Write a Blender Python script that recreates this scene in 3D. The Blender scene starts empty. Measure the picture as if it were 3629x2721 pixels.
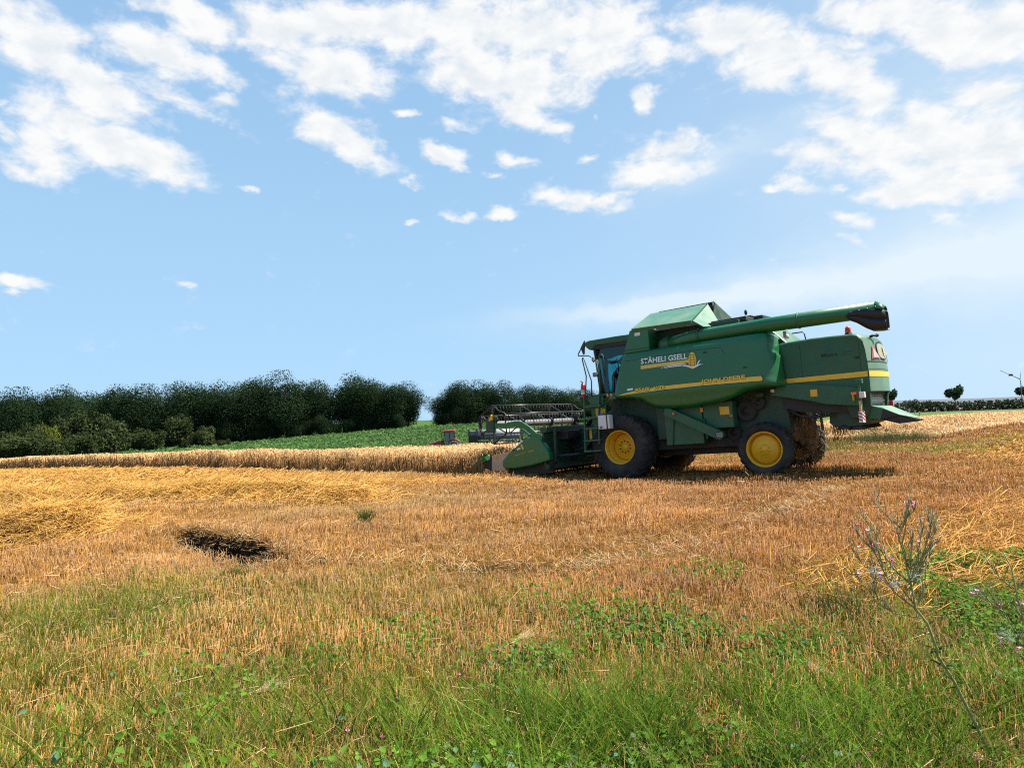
import bpy, bmesh, math, random
import numpy as np
from mathutils import Vector, Matrix, Euler
R = math.radians
rng = np.random.default_rng(7)
random.seed(7)
scene = bpy.context.scene
COL = scene.collection

# ------------------------------------------------------------------ camera
CAM_Z = 1.6
cd = bpy.data.cameras.new('camera'); cam = bpy.data.objects.new('camera', cd); COL.objects.link(cam)
cd.sensor_fit = 'HORIZONTAL'; cd.sensor_width = 36.0; cd.lens = 36.0 * 2520 / 3629
cd.clip_start = 0.05; cd.clip_end = 9000
cam.matrix_world = Matrix.Translation((0, 0, CAM_Z)) @ Matrix.Rotation(math.pi/2 + math.atan(114.5/2520), 4, 'X') @ Matrix.Rotation(R(-2.0), 4, 'Z')
scene.camera = cam

# ------------------------------------------------------------------ sun, sky, exposure
SUN_AZ = 8.0      # degrees from +X towards +Y (the view looks along +Y)
SUN_EL = 56.0
sd = Vector((math.cos(R(SUN_AZ))*math.cos(R(SUN_EL)), math.sin(R(SUN_AZ))*math.cos(R(SUN_EL)), math.sin(R(SUN_EL))))
sl = bpy.data.lights.new('sun', 'SUN'); sl.energy = 5.0; sl.angle = R(0.53); sl.color = (1.0, 0.95, 0.86)
so = bpy.data.objects.new('sun', sl); COL.objects.link(so)
so.rotation_euler = sd.to_track_quat('Z', 'Y').to_euler()
so.location = (20, 10, 40)
scene.view_settings.view_transform = 'Standard'; scene.view_settings.look = 'None'
scene.view_settings.exposure = 1.27; scene.view_settings.gamma = 1.0
scene.cycles.max_bounces = 6; scene.cycles.transparent_max_bounces = 12
scene.cycles.use_adaptive_sampling = True; scene.cycles.adaptive_threshold = 0.01
scene.cycles.use_denoising = False; scene.cycles.pixel_filter_type = 'BLACKMAN_HARRIS'; scene.cycles.filter_width = 1.15
scene.cycles.sample_clamp_indirect = 6.0
scene.cycles.caustics_reflective = False; scene.cycles.caustics_refractive = False

W = bpy.data.worlds.new('World'); scene.world = W; W.use_nodes = True
nt = W.node_tree; N = nt.nodes; L = nt.links
for n in list(N): N.remove(n)
def nd(t, **kw):
    n = N.new(t)
    for k, v in kw.items(): setattr(n, k, v)
    return n
def mth(op, a, b=None, c=None, clamp=False):
    n = nd('ShaderNodeMath', operation=op); n.use_clamp = clamp
    for i, v in enumerate((a, b, c)):
        if v is None: continue
        if isinstance(v, (int, float)): n.inputs[i].default_value = v
        else: L.new(v, n.inputs[i])
    return n.outputs[0]
out = nd('ShaderNodeOutputWorld'); bg = nd('ShaderNodeBackground'); L.new(bg.outputs[0], out.inputs[0])
bg.inputs['Strength'].default_value = 0.0505
sky = nd('ShaderNodeTexSky', sky_type='NISHITA'); sky.sun_disc = False
sky.sun_elevation = R(SUN_EL); sky.sun_rotation = R(90 - SUN_AZ)
sky.altitude = 450; sky.air_density = 1.0; sky.dust_density = 0.6; sky.ozone_density = 2.2
tc = nd('ShaderNodeTexCoord'); sep = nd('ShaderNodeSeparateXYZ'); L.new(tc.outputs['Generated'], sep.inputs[0])
az = mth('ARCTAN2', sep.outputs[0], sep.outputs[1]); el = mth('ARCSINE', sep.outputs[2])
comb = nd('ShaderNodeCombineXYZ'); L.new(az, comb.inputs[0]); L.new(el, comb.inputs[1])
comb2 = nd('ShaderNodeCombineXYZ'); L.new(az, comb2.inputs[0]); L.new(mth('MULTIPLY', el, 1.7), comb2.inputs[1])
def noise(vec, scale, detail=4.0, rough=0.55, dist=0.0):
    n = nd('ShaderNodeTexNoise'); n.noise_dimensions = '3D'
    n.inputs['Scale'].default_value = scale; n.inputs['Detail'].default_value = detail
    n.inputs['Roughness'].default_value = rough; n.inputs['Distortion'].default_value = dist
    L.new(vec, n.inputs['Vector']); return n
wn = noise(comb2.outputs[0], 16.0, 4.0, 0.6)
wv = nd('ShaderNodeVectorMath', operation='SUBTRACT'); L.new(wn.outputs['Color'], wv.inputs[0]); wv.inputs[1].default_value = (.5, .5, .5)
ws = nd('ShaderNodeVectorMath', operation='MULTIPLY'); L.new(wv.outputs[0], ws.inputs[0]); ws.inputs[1].default_value = (.062, .042, 0)
wa = nd('ShaderNodeVectorMath', operation='ADD'); L.new(ws.outputs[0], wa.inputs[0]); L.new(comb.outputs[0], wa.inputs[1])
# fair-weather cumulus: (azimuth, elevation, half length, half height, tilt, weight), radians
CLOUDS = [(-0.583,0.434,0.055,0.032,-0.57,1),(-0.531,0.401,0.069,0.027,-0.39,1),(-0.464,0.455,0.061,0.024,-0.21,1),(-0.398,0.442,0.038,0.015,-0.20,0.9),(-0.432,0.404,0.063,0.013,-0.25,0.8),(-0.382,0.405,0.028,0.009,-0.05,0.7),(-0.465,0.376,0.055,0.010,-0.41,0.7),(-0.536,0.350,0.079,0.027,-0.38,1),(-0.465,0.328,0.056,0.024,-0.25,1),(-0.565,0.370,0.040,0.013,-0.41,0.8),(-0.607,0.301,0.026,0.013,-0.36,0.9),(-0.615,0.336,0.021,0.012,-0.65,0.8),(-0.582,0.322,0.040,0.026,-0.65,0.9),(-0.622,0.367,0.010,0.007,0.01,0.8),(-0.408,0.493,0.045,0.024,-0.17,1),(-0.452,0.500,0.043,0.011,0.02,0.8),(-0.309,0.493,0.066,0.029,-0.05,1),(-0.248,0.504,0.107,0.028,0.08,1),(-0.236,0.458,0.077,0.032,-0.12,1),(-0.298,0.453,0.048,0.014,-0.06,0.8),(-0.285,0.480,0.037,0.021,0.09,0.6),(-0.212,0.427,0.037,0.013,-0.26,0.7),(-0.229,0.375,0.066,0.022,-0.40,1),(-0.189,0.360,0.031,0.013,-0.47,0.9),(-0.263,0.390,0.035,0.008,-0.44,0.7),(-0.085,0.357,0.037,0.013,-0.36,1),(-0.132,0.415,0.016,0.006,0.02,0.9),(-0.077,0.401,0.036,0.008,-0.13,0.6),(-0.330,0.392,0.015,0.007,0.09,0.5),(0.014,0.351,0.024,0.009,-0.19,0.9),(-0.145,0.509,0.079,0.031,0.03,1),(-0.046,0.511,0.093,0.037,-0.01,1),(0.054,0.503,0.100,0.039,-0.05,1),(0.152,0.496,0.072,0.034,-0.09,1),(-0.028,0.463,0.084,0.040,-0.31,1),(0.044,0.444,0.080,0.033,-0.05,1),(0.138,0.465,0.072,0.024,-0.09,0.95),(0.222,0.467,0.045,0.021,-0.12,0.8),(0.023,0.411,0.058,0.020,-0.42,0.95),(0.068,0.386,0.030,0.012,-0.36,0.9),(0.200,0.410,0.019,0.013,-0.26,1),(0.132,0.396,0.005,0.005,-0.08,0.7),(0.228,0.344,0.062,0.020,0.09,0.9),(0.208,0.323,0.056,0.018,0.15,0.95),(0.265,0.326,0.037,0.010,-0.28,0.7),(0.236,0.369,0.044,0.009,-0.11,0.6),(0.091,0.296,0.052,0.015,-0.19,0.95),(0.142,0.288,0.036,0.010,-0.15,0.9),(0.165,0.297,0.019,0.008,-0.08,0.8),(0.114,0.345,0.017,0.007,-0.07,0.7),(-0.016,0.332,0.020,0.005,-0.03,0.7),(-0.005,0.283,0.026,0.008,-0.11,0.9),(-0.068,0.277,0.024,0.006,-0.15,0.8),(-0.133,0.318,0.025,0.007,-0.32,0.7),(-0.135,0.268,0.014,0.004,0.00,0.8),(-0.356,0.306,0.014,0.005,-0.28,0.8),(-0.427,0.178,0.017,0.004,0.04,0.6),(-0.607,0.174,0.027,0.010,-0.18,0.95),(-0.620,0.161,0.011,0.005,-0.14,0.8),(0.310,0.476,0.068,0.028,-0.30,1),(0.379,0.443,0.077,0.031,-0.31,1),(0.445,0.410,0.063,0.029,-0.54,1),(0.355,0.427,0.053,0.021,-0.17,0.9),(0.480,0.376,0.044,0.023,-0.53,0.9),(0.510,0.352,0.032,0.015,-0.38,0.7),(0.272,0.461,0.031,0.016,-0.14,0.7),(0.501,0.457,0.079,0.019,-0.25,1),(0.574,0.423,0.077,0.028,-0.27,1),(0.628,0.403,0.054,0.028,-0.29,1),(0.577,0.398,0.049,0.017,-0.35,0.9),(0.465,0.470,0.049,0.014,-0.23,0.8),(0.606,0.346,0.046,0.022,-0.26,0.95),(0.546,0.366,0.035,0.010,-0.32,0.6),(0.457,0.344,0.045,0.021,-0.44,0.9),(0.423,0.317,0.050,0.020,-0.25,0.9),(0.492,0.310,0.069,0.031,-0.36,1),(0.557,0.308,0.070,0.035,-0.39,1),(0.611,0.280,0.054,0.040,-0.22,1),(0.540,0.264,0.070,0.023,-0.33,1),(0.505,0.254,0.041,0.014,-0.26,0.9),(0.600,0.247,0.051,0.018,-0.30,0.9),(0.393,0.283,0.029,0.011,-0.32,0.8),(0.361,0.282,0.014,0.005,-0.14,0.7),(0.442,0.272,0.012,0.006,-0.16,0.7),(0.462,0.230,0.025,0.009,-0.36,0.8),(0.450,0.205,0.025,0.007,-0.35,0.7),(0.559,0.220,0.024,0.012,-0.36,0.7),(0.517,0.213,0.020,0.008,-0.34,0.5),(0.321,0.344,0.070,0.015,0.09,0.4)]
acc = None
for (a, e, ru, rv, an, s) in CLOUDS:
    m = nd('ShaderNodeMapping', vector_type='TEXTURE'); L.new(wa.outputs[0], m.inputs['Vector'])
    m.inputs['Location'].default_value = (a, e, 0); m.inputs['Rotation'].default_value = (0, 0, an)
    m.inputs['Scale'].default_value = (ru*1.80, rv*1.92, 1)
    g = nd('ShaderNodeTexGradient', gradient_type='SPHERICAL'); L.new(m.outputs[0], g.inputs[0])
    gs = mth('MULTIPLY', g.outputs['Fac'], max(.25, 1.35*s-.35)); acc = gs if acc is None else mth('SMOOTH_MAX', acc, gs, .12)
acc = mth('MINIMUM', acc, 0.95)
fb = noise(comb2.outputs[0], 20.0, 9.0, 0.62, 0.25)
fb2 = noise(comb2.outputs[0], 9.0, 3.0, 0.5)
dens = mth('ADD', acc, mth('MULTIPLY', mth('SUBTRACT', fb.outputs['Fac'], 0.5), 1.22))
ss = nd('ShaderNodeMapRange', interpolation_type='SMOOTHSTEP'); L.new(dens, ss.inputs[0])
ss.inputs[1].default_value = 0.21; ss.inputs[2].default_value = 0.74
alpha = ss.outputs[0]
# a long thin veil low on the right and a general milky veil towards the sun
def soft(a, e, ru, rv, an):
    m = nd('ShaderNodeMapping', vector_type='TEXTURE'); L.new(wa.outputs[0], m.inputs['Vector'])
    m.inputs['Location'].default_value = (a, e, 0); m.inputs['Rotation'].default_value = (0, 0, an)
    m.inputs['Scale'].default_value = (ru, rv, 1)
    g = nd('ShaderNodeTexGradient', gradient_type='QUADRATIC_SPHERE'); L.new(m.outputs[0], g.inputs[0])
    return g.outputs['Fac']
veil = mth('ADD', mth('MULTIPLY', soft(.33, .150, .52, .055, .06), 1.1), mth('MULTIPLY', soft(.62, .17, .45, .10, .05), .8))
veil = mth('ADD', veil, mth('MULTIPLY', soft(.30, .33, .26, .05, .25), .5))
veil = mth('ADD', veil, mth('MULTIPLY', soft(.95, .24, 1.12, .75, .0), 1.15))
streak = mth('ADD', mth('MULTIPLY', soft(.34, .150, .52, .036, .045), 2.4), mth('MULTIPLY', soft(.64, .172, .42, .060, .08), 1.3))
streak = mth('MINIMUM', mth('MULTIPLY', streak, mth('ADD', mth('MULTIPLY', fb2.outputs['Fac'], .6), .6)), .85)
veil = mth('MULTIPLY', veil, mth('ADD', mth('MULTIPLY', fb2.outputs['Fac'], .7), .55), None, True)
# billows: compare the cloud noise with itself a little way towards the sun
off = nd('ShaderNodeVectorMath', operation='ADD'); L.new(comb2.outputs[0], off.inputs[0]); off.inputs[1].default_value = (.016, .022, 0)
fs = noise(off.outputs[0], 20.0, 5.0, 0.55, 0.25)
rel = mth('MULTIPLY', mth('SUBTRACT', fs.outputs['Fac'], fb.outputs['Fac']), 2.6)
# thickness tone: cloud hearts and undersides a little greyer
tone = nd('ShaderNodeMapRange'); L.new(mth('ADD', mth('MULTIPLY', acc, .7), mth('ADD', rel, mth('MULTIPLY', mth('SUBTRACT', fb2.outputs['Fac'], .5), 1.2))), tone.inputs[0])
tone.inputs[1].default_value = .20; tone.inputs[2].default_value = 1.15; tone.inputs[3].default_value = 0; tone.inputs[4].default_value = 1
cc = nd('ShaderNodeMix', data_type='RGBA'); L.new(tone.outputs[0], cc.inputs[0])
cc.inputs[6].default_value = (8.1, 8.1, 8.05, 1); cc.inputs[7].default_value = (6.7, 7.1, 7.45, 1)
rp = nd('ShaderNodeValToRGB'); L.new(mth('DIVIDE', el, 1.5708), rp.inputs[0])   # clear-sky tone by height, blended with the physical sky
for p_, c_ in ((0, (.38,.60,.83)), (.06, (.155,.40,.81)), (.13, (.075,.27,.76)), (.22, (.042,.18,.65)), (.30, (.032,.14,.54)), (.5, (.05,.18,.52)), (1, (.04,.13,.42))):
    e_ = rp.color_ramp.elements[0] if p_ == 0 else (rp.color_ramp.elements[1] if p_ == 1 else rp.color_ramp.elements.new(p_)); e_.color = (*c_, 1)
    if p_ in (0, 1): e_.position = p_
rs_ = nd('ShaderNodeVectorMath', operation='SCALE'); L.new(rp.outputs[0], rs_.inputs[0]); rs_.inputs['Scale'].default_value = 10.2
m0 = nd('ShaderNodeMix', data_type='RGBA'); m0.inputs[0].default_value = .94; L.new(sky.outputs[0], m0.inputs[6]); L.new(rs_.outputs[0], m0.inputs[7])
hs = nd('ShaderNodeHueSaturation'); L.new(m0.outputs[2], hs.inputs['Color'])
hs.inputs['Hue'].default_value = 0.497; hs.inputs['Saturation'].default_value = 1.0; hs.inputs['Value'].default_value = 1.0
m1 = nd('ShaderNodeMix', data_type='RGBA'); L.new(mth('MULTIPLY', mth('MAXIMUM', veil, streak), .85), m1.inputs[0]); L.new(hs.outputs[0], m1.inputs[6]); m1.inputs[7].default_value = (7.0, 7.75, 8.2, 1)
m2 = nd('ShaderNodeMix', data_type='RGBA'); L.new(mth('MULTIPLY', alpha, .97), m2.inputs[0]); L.new(m1.outputs[2], m2.inputs[6]); L.new(cc.outputs[2], m2.inputs[7])
L.new(m2.outputs[2], bg.inputs['Color'])

# ------------------------------------------------------------------ naming helpers
def tag(o, label=None, cat=None, group=None, kind=None):
    if label: o['label'] = label
    if cat: o['category'] = cat
    if group: o['group'] = group
    if kind: o['kind'] = kind
    return o
def thing(name, label, cat, mat4=None, group=None):
    o = bpy.data.objects.new(name, None); COL.objects.link(o); o.empty_display_size = .2
    if mat4 is not None: o.matrix_world = mat4
    return tag(o, label, cat, group)

# ------------------------------------------------------------------ materials
MATS = {}
def mat(name, col, rough=.6, metal=0., var=.12, vscale=6., dust=None, dustamt=0., bump=0., bscale=40., coat=0., spec=.5):
    if name in MATS: return MATS[name]
    m = bpy.data.materials.new(name); m.use_nodes = True; t = m.node_tree; b = t.nodes['Principled BSDF']
    b.inputs['Roughness'].default_value = rough; b.inputs['Metallic'].default_value = metal
    b.inputs['Coat Weight'].default_value = coat; b.inputs['Specular IOR Level'].default_value = spec
    tcn = t.nodes.new('ShaderNodeTexCoord')
    nz = t.nodes.new('ShaderNodeTexNoise'); nz.inputs['Scale'].default_value = vscale; nz.inputs['Detail'].default_value = 6
    t.links.new(tcn.outputs['Object'], nz.inputs['Vector'])
    mx = t.nodes.new('ShaderNodeMix'); mx.data_type = 'RGBA'; t.links.new(nz.outputs['Fac'], mx.inputs[0])
    c = Vector(col[:3])
    mx.inputs[6].default_value = (*(c*(1-var*1.6)), 1); mx.inputs[7].default_value = (*(c*(1+var*1.6)), 1)
    outc = mx.outputs[2]
    if dust:
        n2 = t.nodes.new('ShaderNodeTexNoise'); n2.inputs['Scale'].default_value = vscale*.6; n2.inputs['Detail'].default_value = 8; n2.inputs['Roughness'].default_value = .7
        t.links.new(tcn.outputs['Object'], n2.inputs['Vector'])
        mr = t.nodes.new('ShaderNodeMapRange'); mr.inputs[1].default_value = .42; mr.inputs[2].default_value = .75; mr.inputs[4].default_value = dustamt
        t.links.new(n2.outputs['Fac'], mr.inputs[0])
        m3 = t.nodes.new('ShaderNodeMix'); m3.data_type = 'RGBA'; t.links.new(mr.outputs[0], m3.inputs[0])
        t.links.new(outc, m3.inputs[6]); m3.inputs[7].default_value = (*dust, 1); outc = m3.outputs[2]
        ra = t.nodes.new('ShaderNodeMapRange'); ra.inputs[3].default_value = rough; ra.inputs[4].default_value = min(1, rough+.35)
        t.links.new(mr.outputs[0], ra.inputs[0]); ra.inputs[2].default_value = max(dustamt, .01)
        t.links.new(ra.outputs[0], b.inputs['Roughness'])
    t.links.new(outc, b.inputs['Base Color'])
    if bump:
        n3 = t.nodes.new('ShaderNodeTexNoise'); n3.inputs['Scale'].default_value = bscale; n3.inputs['Detail'].default_value = 5
        t.links.new(tcn.outputs['Object'], n3.inputs['Vector'])
        bp = t.nodes.new('ShaderNodeBump'); bp.inputs['Strength'].default_value = bump; bp.inputs['Distance'].default_value = .02
        t.links.new(n3.outputs['Fac'], bp.inputs['Height']); t.links.new(bp.outputs[0], b.inputs['Normal'])
    MATS[name] = m; return m
def leafmat(name, trans=.35, rough=.6, var=.25, vscale=1.5, gloss=.0):
    """diffuse + translucent, coloured by the per-stem 'tint' attribute"""
    if name in MATS: return MATS[name]
    m = bpy.data.materials.new(name); m.use_nodes = True; t = m.node_tree
    for n in list(t.nodes): t.nodes.remove(n)
    o = t.nodes.new('ShaderNodeOutputMaterial'); at = t.nodes.new('ShaderNodeAttribute'); at.attribute_name = 'tint'
    tcn = t.nodes.new('ShaderNodeTexCoord'); nz = t.nodes.new('ShaderNodeTexNoise'); nz.inputs['Scale'].default_value = vscale; nz.inputs['Detail'].default_value = 3
    t.links.new(tcn.outputs['Object'], nz.inputs['Vector'])
    mr = t.nodes.new('ShaderNodeMapRange'); mr.inputs[1].default_value = .3; mr.inputs[2].default_value = .7; mr.inputs[3].default_value = 1-var; mr.inputs[4].default_value = 1+var
    t.links.new(nz.outputs['Fac'], mr.inputs[0])
    vm = t.nodes.new('ShaderNodeVectorMath'); vm.operation = 'SCALE'; t.links.new(at.outputs['Color'], vm.inputs[0]); t.links.new(mr.outputs[0], vm.inputs['Scale'])
    d = t.nodes.new('ShaderNodeBsdfDiffuse'); tr = t.nodes.new('ShaderNodeBsdfTranslucent')
    t.links.new(vm.outputs[0], d.inputs['Color']); t.links.new(vm.outputs[0], tr.inputs['Color'])
    mx = t.nodes.new('ShaderNodeMixShader'); mx.inputs[0].default_value = trans
    t.links.new(d.outputs[0], mx.inputs[1]); t.links.new(tr.outputs[0], mx.inputs[2])
    last = mx.outputs[0]
    if gloss:
        gl = t.nodes.new('ShaderNodeBsdfGlossy'); gl.inputs['Roughness'].default_value = .45; gl.inputs['Color'].default_value = (.8, .8, .8, 1)
        m2_ = t.nodes.new('ShaderNodeMixShader'); m2_.inputs[0].default_value = gloss
        t.links.new(last, m2_.inputs[1]); t.links.new(gl.outputs[0], m2_.inputs[2]); last = m2_.outputs[0]
    t.links.new(last, o.inputs[0]); MATS[name] = m; return m

# ------------------------------------------------------------------ mesh helpers
def np_mesh(name, verts, quads=None, tris=None, tint=None, material=None, smooth=False):
    me = bpy.data.meshes.new(name)
    verts = np.asarray(verts, np.float32).reshape(-1, 3)
    idx = []; start = []; tot = 0
    if quads is not None and len(quads):
        q = np.asarray(quads, np.int32).reshape(-1, 4); idx.append(q.ravel()); start.append(np.arange(len(q))*4); tot += len(q)*4
    if tris is not None and len(tris):
        q = np.asarray(tris, np.int32).reshape(-1, 3); idx.append(q.ravel()); start.append(tot + np.arange(len(q))*3); tot += len(q)*3
    idx = np.concatenate(idx).astype(np.int32); start = np.concatenate(start).astype(np.int32)
    me.vertices.add(len(verts)); me.vertices.foreach_set('co', verts.ravel())
    me.loops.add(len(idx)); me.loops.foreach_set('vertex_index', idx)
    me.polygons.add(len(start)); me.polygons.foreach_set('loop_start', start)
    me.update(calc_edges=True)
    if tint is not None:
        a = me.attributes.new('tint', 'FLOAT_COLOR', 'POINT')
        tint = np.asarray(tint, np.float32)
        if tint.shape[1] == 3: tint = np.concatenate([tint, np.ones((len(tint), 1), np.float32)], 1)
        a.data.foreach_set('color', tint.ravel())
    if smooth: me.polygons.foreach_set('use_smooth', np.ones(len(start), bool))
    if material: me.materials.append(material)
    return me
def link(name, me, parent=None, loc=None):
    o = bpy.data.objects.new(name, me); COL.objects.link(o)
    if parent is not None: o.parent = parent
    if loc is not None: o.location = loc
    return o

class MB:
    """collects shapes, builds ONE mesh object"""
    def __init__(s): s.v = []; s.f = []; s.sm = []
    def add(s, vs, fs, smooth=False):
        b = len(s.v); s.v += [tuple(v) for v in vs]; s.f += [tuple(i+b for i in f) for f in fs]; s.sm += [smooth]*len(fs); return s
    def box(s, x0, x1, y0, y1, z0, z1, M=None):
        v = [Vector(p) for p in ((x0,y0,z0),(x1,y0,z0),(x1,y1,z0),(x0,y1,z0),(x0,y0,z1),(x1,y0,z1),(x1,y1,z1),(x0,y1,z1))]
        if M is not None: v = [M @ p for p in v]
        return s.add(v, [(0,3,2,1),(4,5,6,7),(0,1,5,4),(1,2,6,5),(2,3,7,6),(3,0,4,7)])
    def prism(s, pts, y0, y1, inset=None):
        """xz outline extruded along y"""
        n = len(pts); a = [(p[0], y0, p[1]) for p in pts]; b = [(p[0], y1, p[1]) for p in pts]
        ar = sum(pts[i][0]*pts[(i+1)%n][1]-pts[(i+1)%n][0]*pts[i][1] for i in range(n))
        fs = [tuple(range(n)), tuple(range(2*n-1, n-1, -1))] + [(i, i+n, (i+1)%n+n, (i+1)%n) for i in range(n)]
        if (ar > 0) != (y1 > y0): pass
        else: fs = [tuple(reversed(f)) for f in fs]
        return s.add(a+b, fs)
    def bar(s, p, q, w, h=None, up=(0,0,1)):
        """rectangular bar from p to q"""
        h = w if h is None else h
        p = Vector(p); q = Vector(q); d = (q-p).normalized(); u = Vector(up)
        if abs(d.dot(u)) > .97: u = Vector((1,0,0))
        r = d.cross(u).normalized(); u = r.cross(d)
        c = [p+r*a*w/2+u*b*h/2 for a, b in ((-1,-1),(1,-1),(1,1),(-1,1))] + [q+r*a*w/2+u*b*h/2 for a, b in ((-1,-1),(1,-1),(1,1),(-1,1))]
        return s.add(c, [(0,1,2,3),(7,6,5,4),(0,4,5,1),(1,5,6,2),(2,6,7,3),(3,7,4,0)])
    def tube(s, pts, r, n=10, cap=True):
        pts = [Vector(p) for p in pts]; m = len(pts); rr = r if isinstance(r, (list, tuple)) else [r]*m
        vs = []; ref = None
        for i, p in enumerate(pts):
            d = (pts[min(i+1, m-1)]-pts[max(i-1, 0)]).normalized()
            if ref is None:
                ref = d.orthogonal().normalized()
            a = (ref-d*ref.dot(d)).normalized(); b = d.cross(a); ref = a
            vs += [p+(a*math.cos(2*math.pi*k/n)+b*math.sin(2*math.pi*k/n))*rr[i] for k in range(n)]
        fs = [(i*n+k, i*n+(k+1)%n, (i+1)*n+(k+1)%n, (i+1)*n+k) for i in range(m-1) for k in range(n)]
        s.add(vs, fs, True)
        if cap:
            b0 = len(s.v)-len(vs); s.f.append(tuple(b0+k for k in range(n-1, -1, -1))); s.f.append(tuple(b0+(m-1)*n+k for k in range(n))); s.sm += [False, False]
        return s
    def lathe(s, prof, c, n=48, axis='y'):
        """profile [(radius, offset along axis)]"""
        vs = []; m = len(prof); c = Vector(c)
        for k in range(n):
            a = 2*math.pi*k/n
            for r_, o in prof:
                p = (r_*math.cos(a), o, r_*math.sin(a)) if axis == 'y' else ((o, r_*math.cos(a), r_*math.sin(a)) if axis == 'x' else (r_*math.cos(a), r_*math.sin(a), o))
                vs.append(c+Vector(p))
        fs = [(k*m+i, k*m+i+1, ((k+1)%n)*m+i+1, ((k+1)%n)*m+i) for k in range(n) for i in range(m-1)]
        return s.add(vs, fs, True)
    def ball(s, c, r, n=10, sq=(1,1,1)):
        c = Vector(c); vs = []; fs = []; m = n//2+1
        for i in range(m):
            t = math.pi*i/(m-1)
            for k in range(n):
                a = 2*math.pi*k/n; vs.append(c+Vector((math.sin(t)*math.cos(a)*sq[0], math.sin(t)*math.sin(a)*sq[1], math.cos(t)*sq[2]))*r)
        for i in range(m-1):
            for k in range(n): fs.append((i*n+k, (i+1)*n+k, (i+1)*n+(k+1)%n, i*n+(k+1)%n))
        return s.add(vs, fs, True)
    def quad(s, a, b, c, d): return s.add([a,b,c,d], [(0,1,2,3)])
    def grid(s, P, smooth=True):
        """P[i][j] points"""
        ni = len(P); nj = len(P[0]); vs = [p for row in P for p in row]
        fs = [(i*nj+j, (i+1)*nj+j, (i+1)*nj+j+1, i*nj+j+1) for i in range(ni-1) for j in range(nj-1)]
        return s.add(vs, fs, smooth)
    def build(s, name, m, parent=None, bevel=0., solid=0., seg=2):
        me = bpy.data.meshes.new(name); me.from_pydata([tuple(v) for v in s.v], [], s.f); me.update()
        me.polygons.foreach_set('use_smooth', s.sm)
        me.materials.append(m); o = link(name, me, parent)
        bm = bmesh.new(); bm.from_mesh(me); bmesh.ops.recalc_face_normals(bm, faces=bm.faces) if solid == 0 else None
        bm.to_mesh(me); bm.free()
        if solid:
            md = o.modifiers.new('thick', 'SOLIDIFY'); md.thickness = solid; md.offset = 0
        if bevel:
            md = o.modifiers.new('bevel', 'BEVEL'); md.width = bevel; md.segments = seg; md.limit_method = 'ANGLE'; md.angle_limit = R(40)
        return o

# value noise for natural variation on the ground
def _hash(ix, iy, s):
    h = (ix.astype(np.int64)*374761393 + iy.astype(np.int64)*668265263 + s*1274126177) & 0xffffffff
    h = ((h ^ (h >> 13))*1274126177) & 0xffffffff
    return ((h ^ (h >> 16)) & 0xffff)/65535.0
def vnoise(x, y, sc, seed=0, oct=3):
    x = np.asarray(x, float)*sc; y = np.asarray(y, float)*sc; r_ = 0; a = 1.; t = 0
    for o in range(oct):
        ix = np.floor(x); iy = np.floor(y); fx = x-ix; fy = y-iy; fx = fx*fx*(3-2*fx); fy = fy*fy*(3-2*fy)
        v = (_hash(ix,iy,seed+o)*(1-fx)+_hash(ix+1,iy,seed+o)*fx)*(1-fy)+(_hash(ix,iy+1,seed+o)*(1-fx)+_hash(ix+1,iy+1,seed+o)*fx)*fy
        r_ = r_+a*v; t += a; a *= .5; x = x*2.03+17; y = y*2.03+31
    return r_/t
def smooth(a, b, x): t = np.clip((x-a)/(b-a), 0, 1); return t*t*(3-2*t)
def seg_dist(x, y, pts):
    """distance to a polyline"""
    d = np.full(np.shape(x), 1e9)
    for (x0,y0),(x1,y1) in zip(pts[:-1], pts[1:]):
        dx, dy = x1-x0, y1-y0; t = np.clip(((x-x0)*dx+(y-y0)*dy)/(dx*dx+dy*dy), 0, 1)
        d = np.minimum(d, np.hypot(x-x0-t*dx, y-y0-t*dy))
    return d
def inpoly(x, y, poly):
    c = np.zeros(np.shape(x), bool); n = len(poly)
    for i in range(n):
        x0,y0 = poly[i]; x1,y1 = poly[(i+1)%n]
        c ^= ((y0 > y) != (y1 > y)) & (x < (x1-x0)*(y-y0)/(y1-y0+1e-12)+x0)
    return c

# ------------------------------------------------------------------ the lie of the land
CTRL = np.array([(0,0,0),(0,4,0),(-6,4,0),(6,4,0),(-10,10,0),(-4,10,0),(2,10,0),(8,10,0.02),(5.69,16.33,0.0),(2.75,18.6,-.15),(7.68,18.8,0.0),(4.8,21.2,-.15),(-.7,20.7,-.10),
 (-13.7,30.9,-.19),(-33.8,46.9,-.8),(-23.4,53,-1.06),(-58,80,-2.3),(-6.3,39.4,-.95),(-12,17,-.03),(-20,22,-.1),(-8.7,86,-2.7),(-40,92,-3.1),(-72,102,-2.9),(-21,170,-.7),(-48,170,-2.1),(-75,170,-3.5),(-122,170,-5.0),
 (6,170,-.3),(40,170,-.2),(17.3,29.6,0),(12,31,-.02),(30.9,43,0),(45,80,-.9),(25,70,-.9),(60,120,-.3),(95,120,-.3),(8,45,-.5),(5,60,-1.4),(20,100,-1.4),(93,150,.2),(20,15,0.1),(-25,8,0),(25,5,0.1),
 (0,-40,0),(-60,-20,-.5),(60,-20,.3),(0,260,-1.5),(-200,200,-6),(200,200,0),(-200,50,-4),(200,60,1),(-200,-200,-2),(200,-200,1),(0,-250,0),(0,420,-3),(-400,300,-7),(400,300,0)], float)
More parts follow.
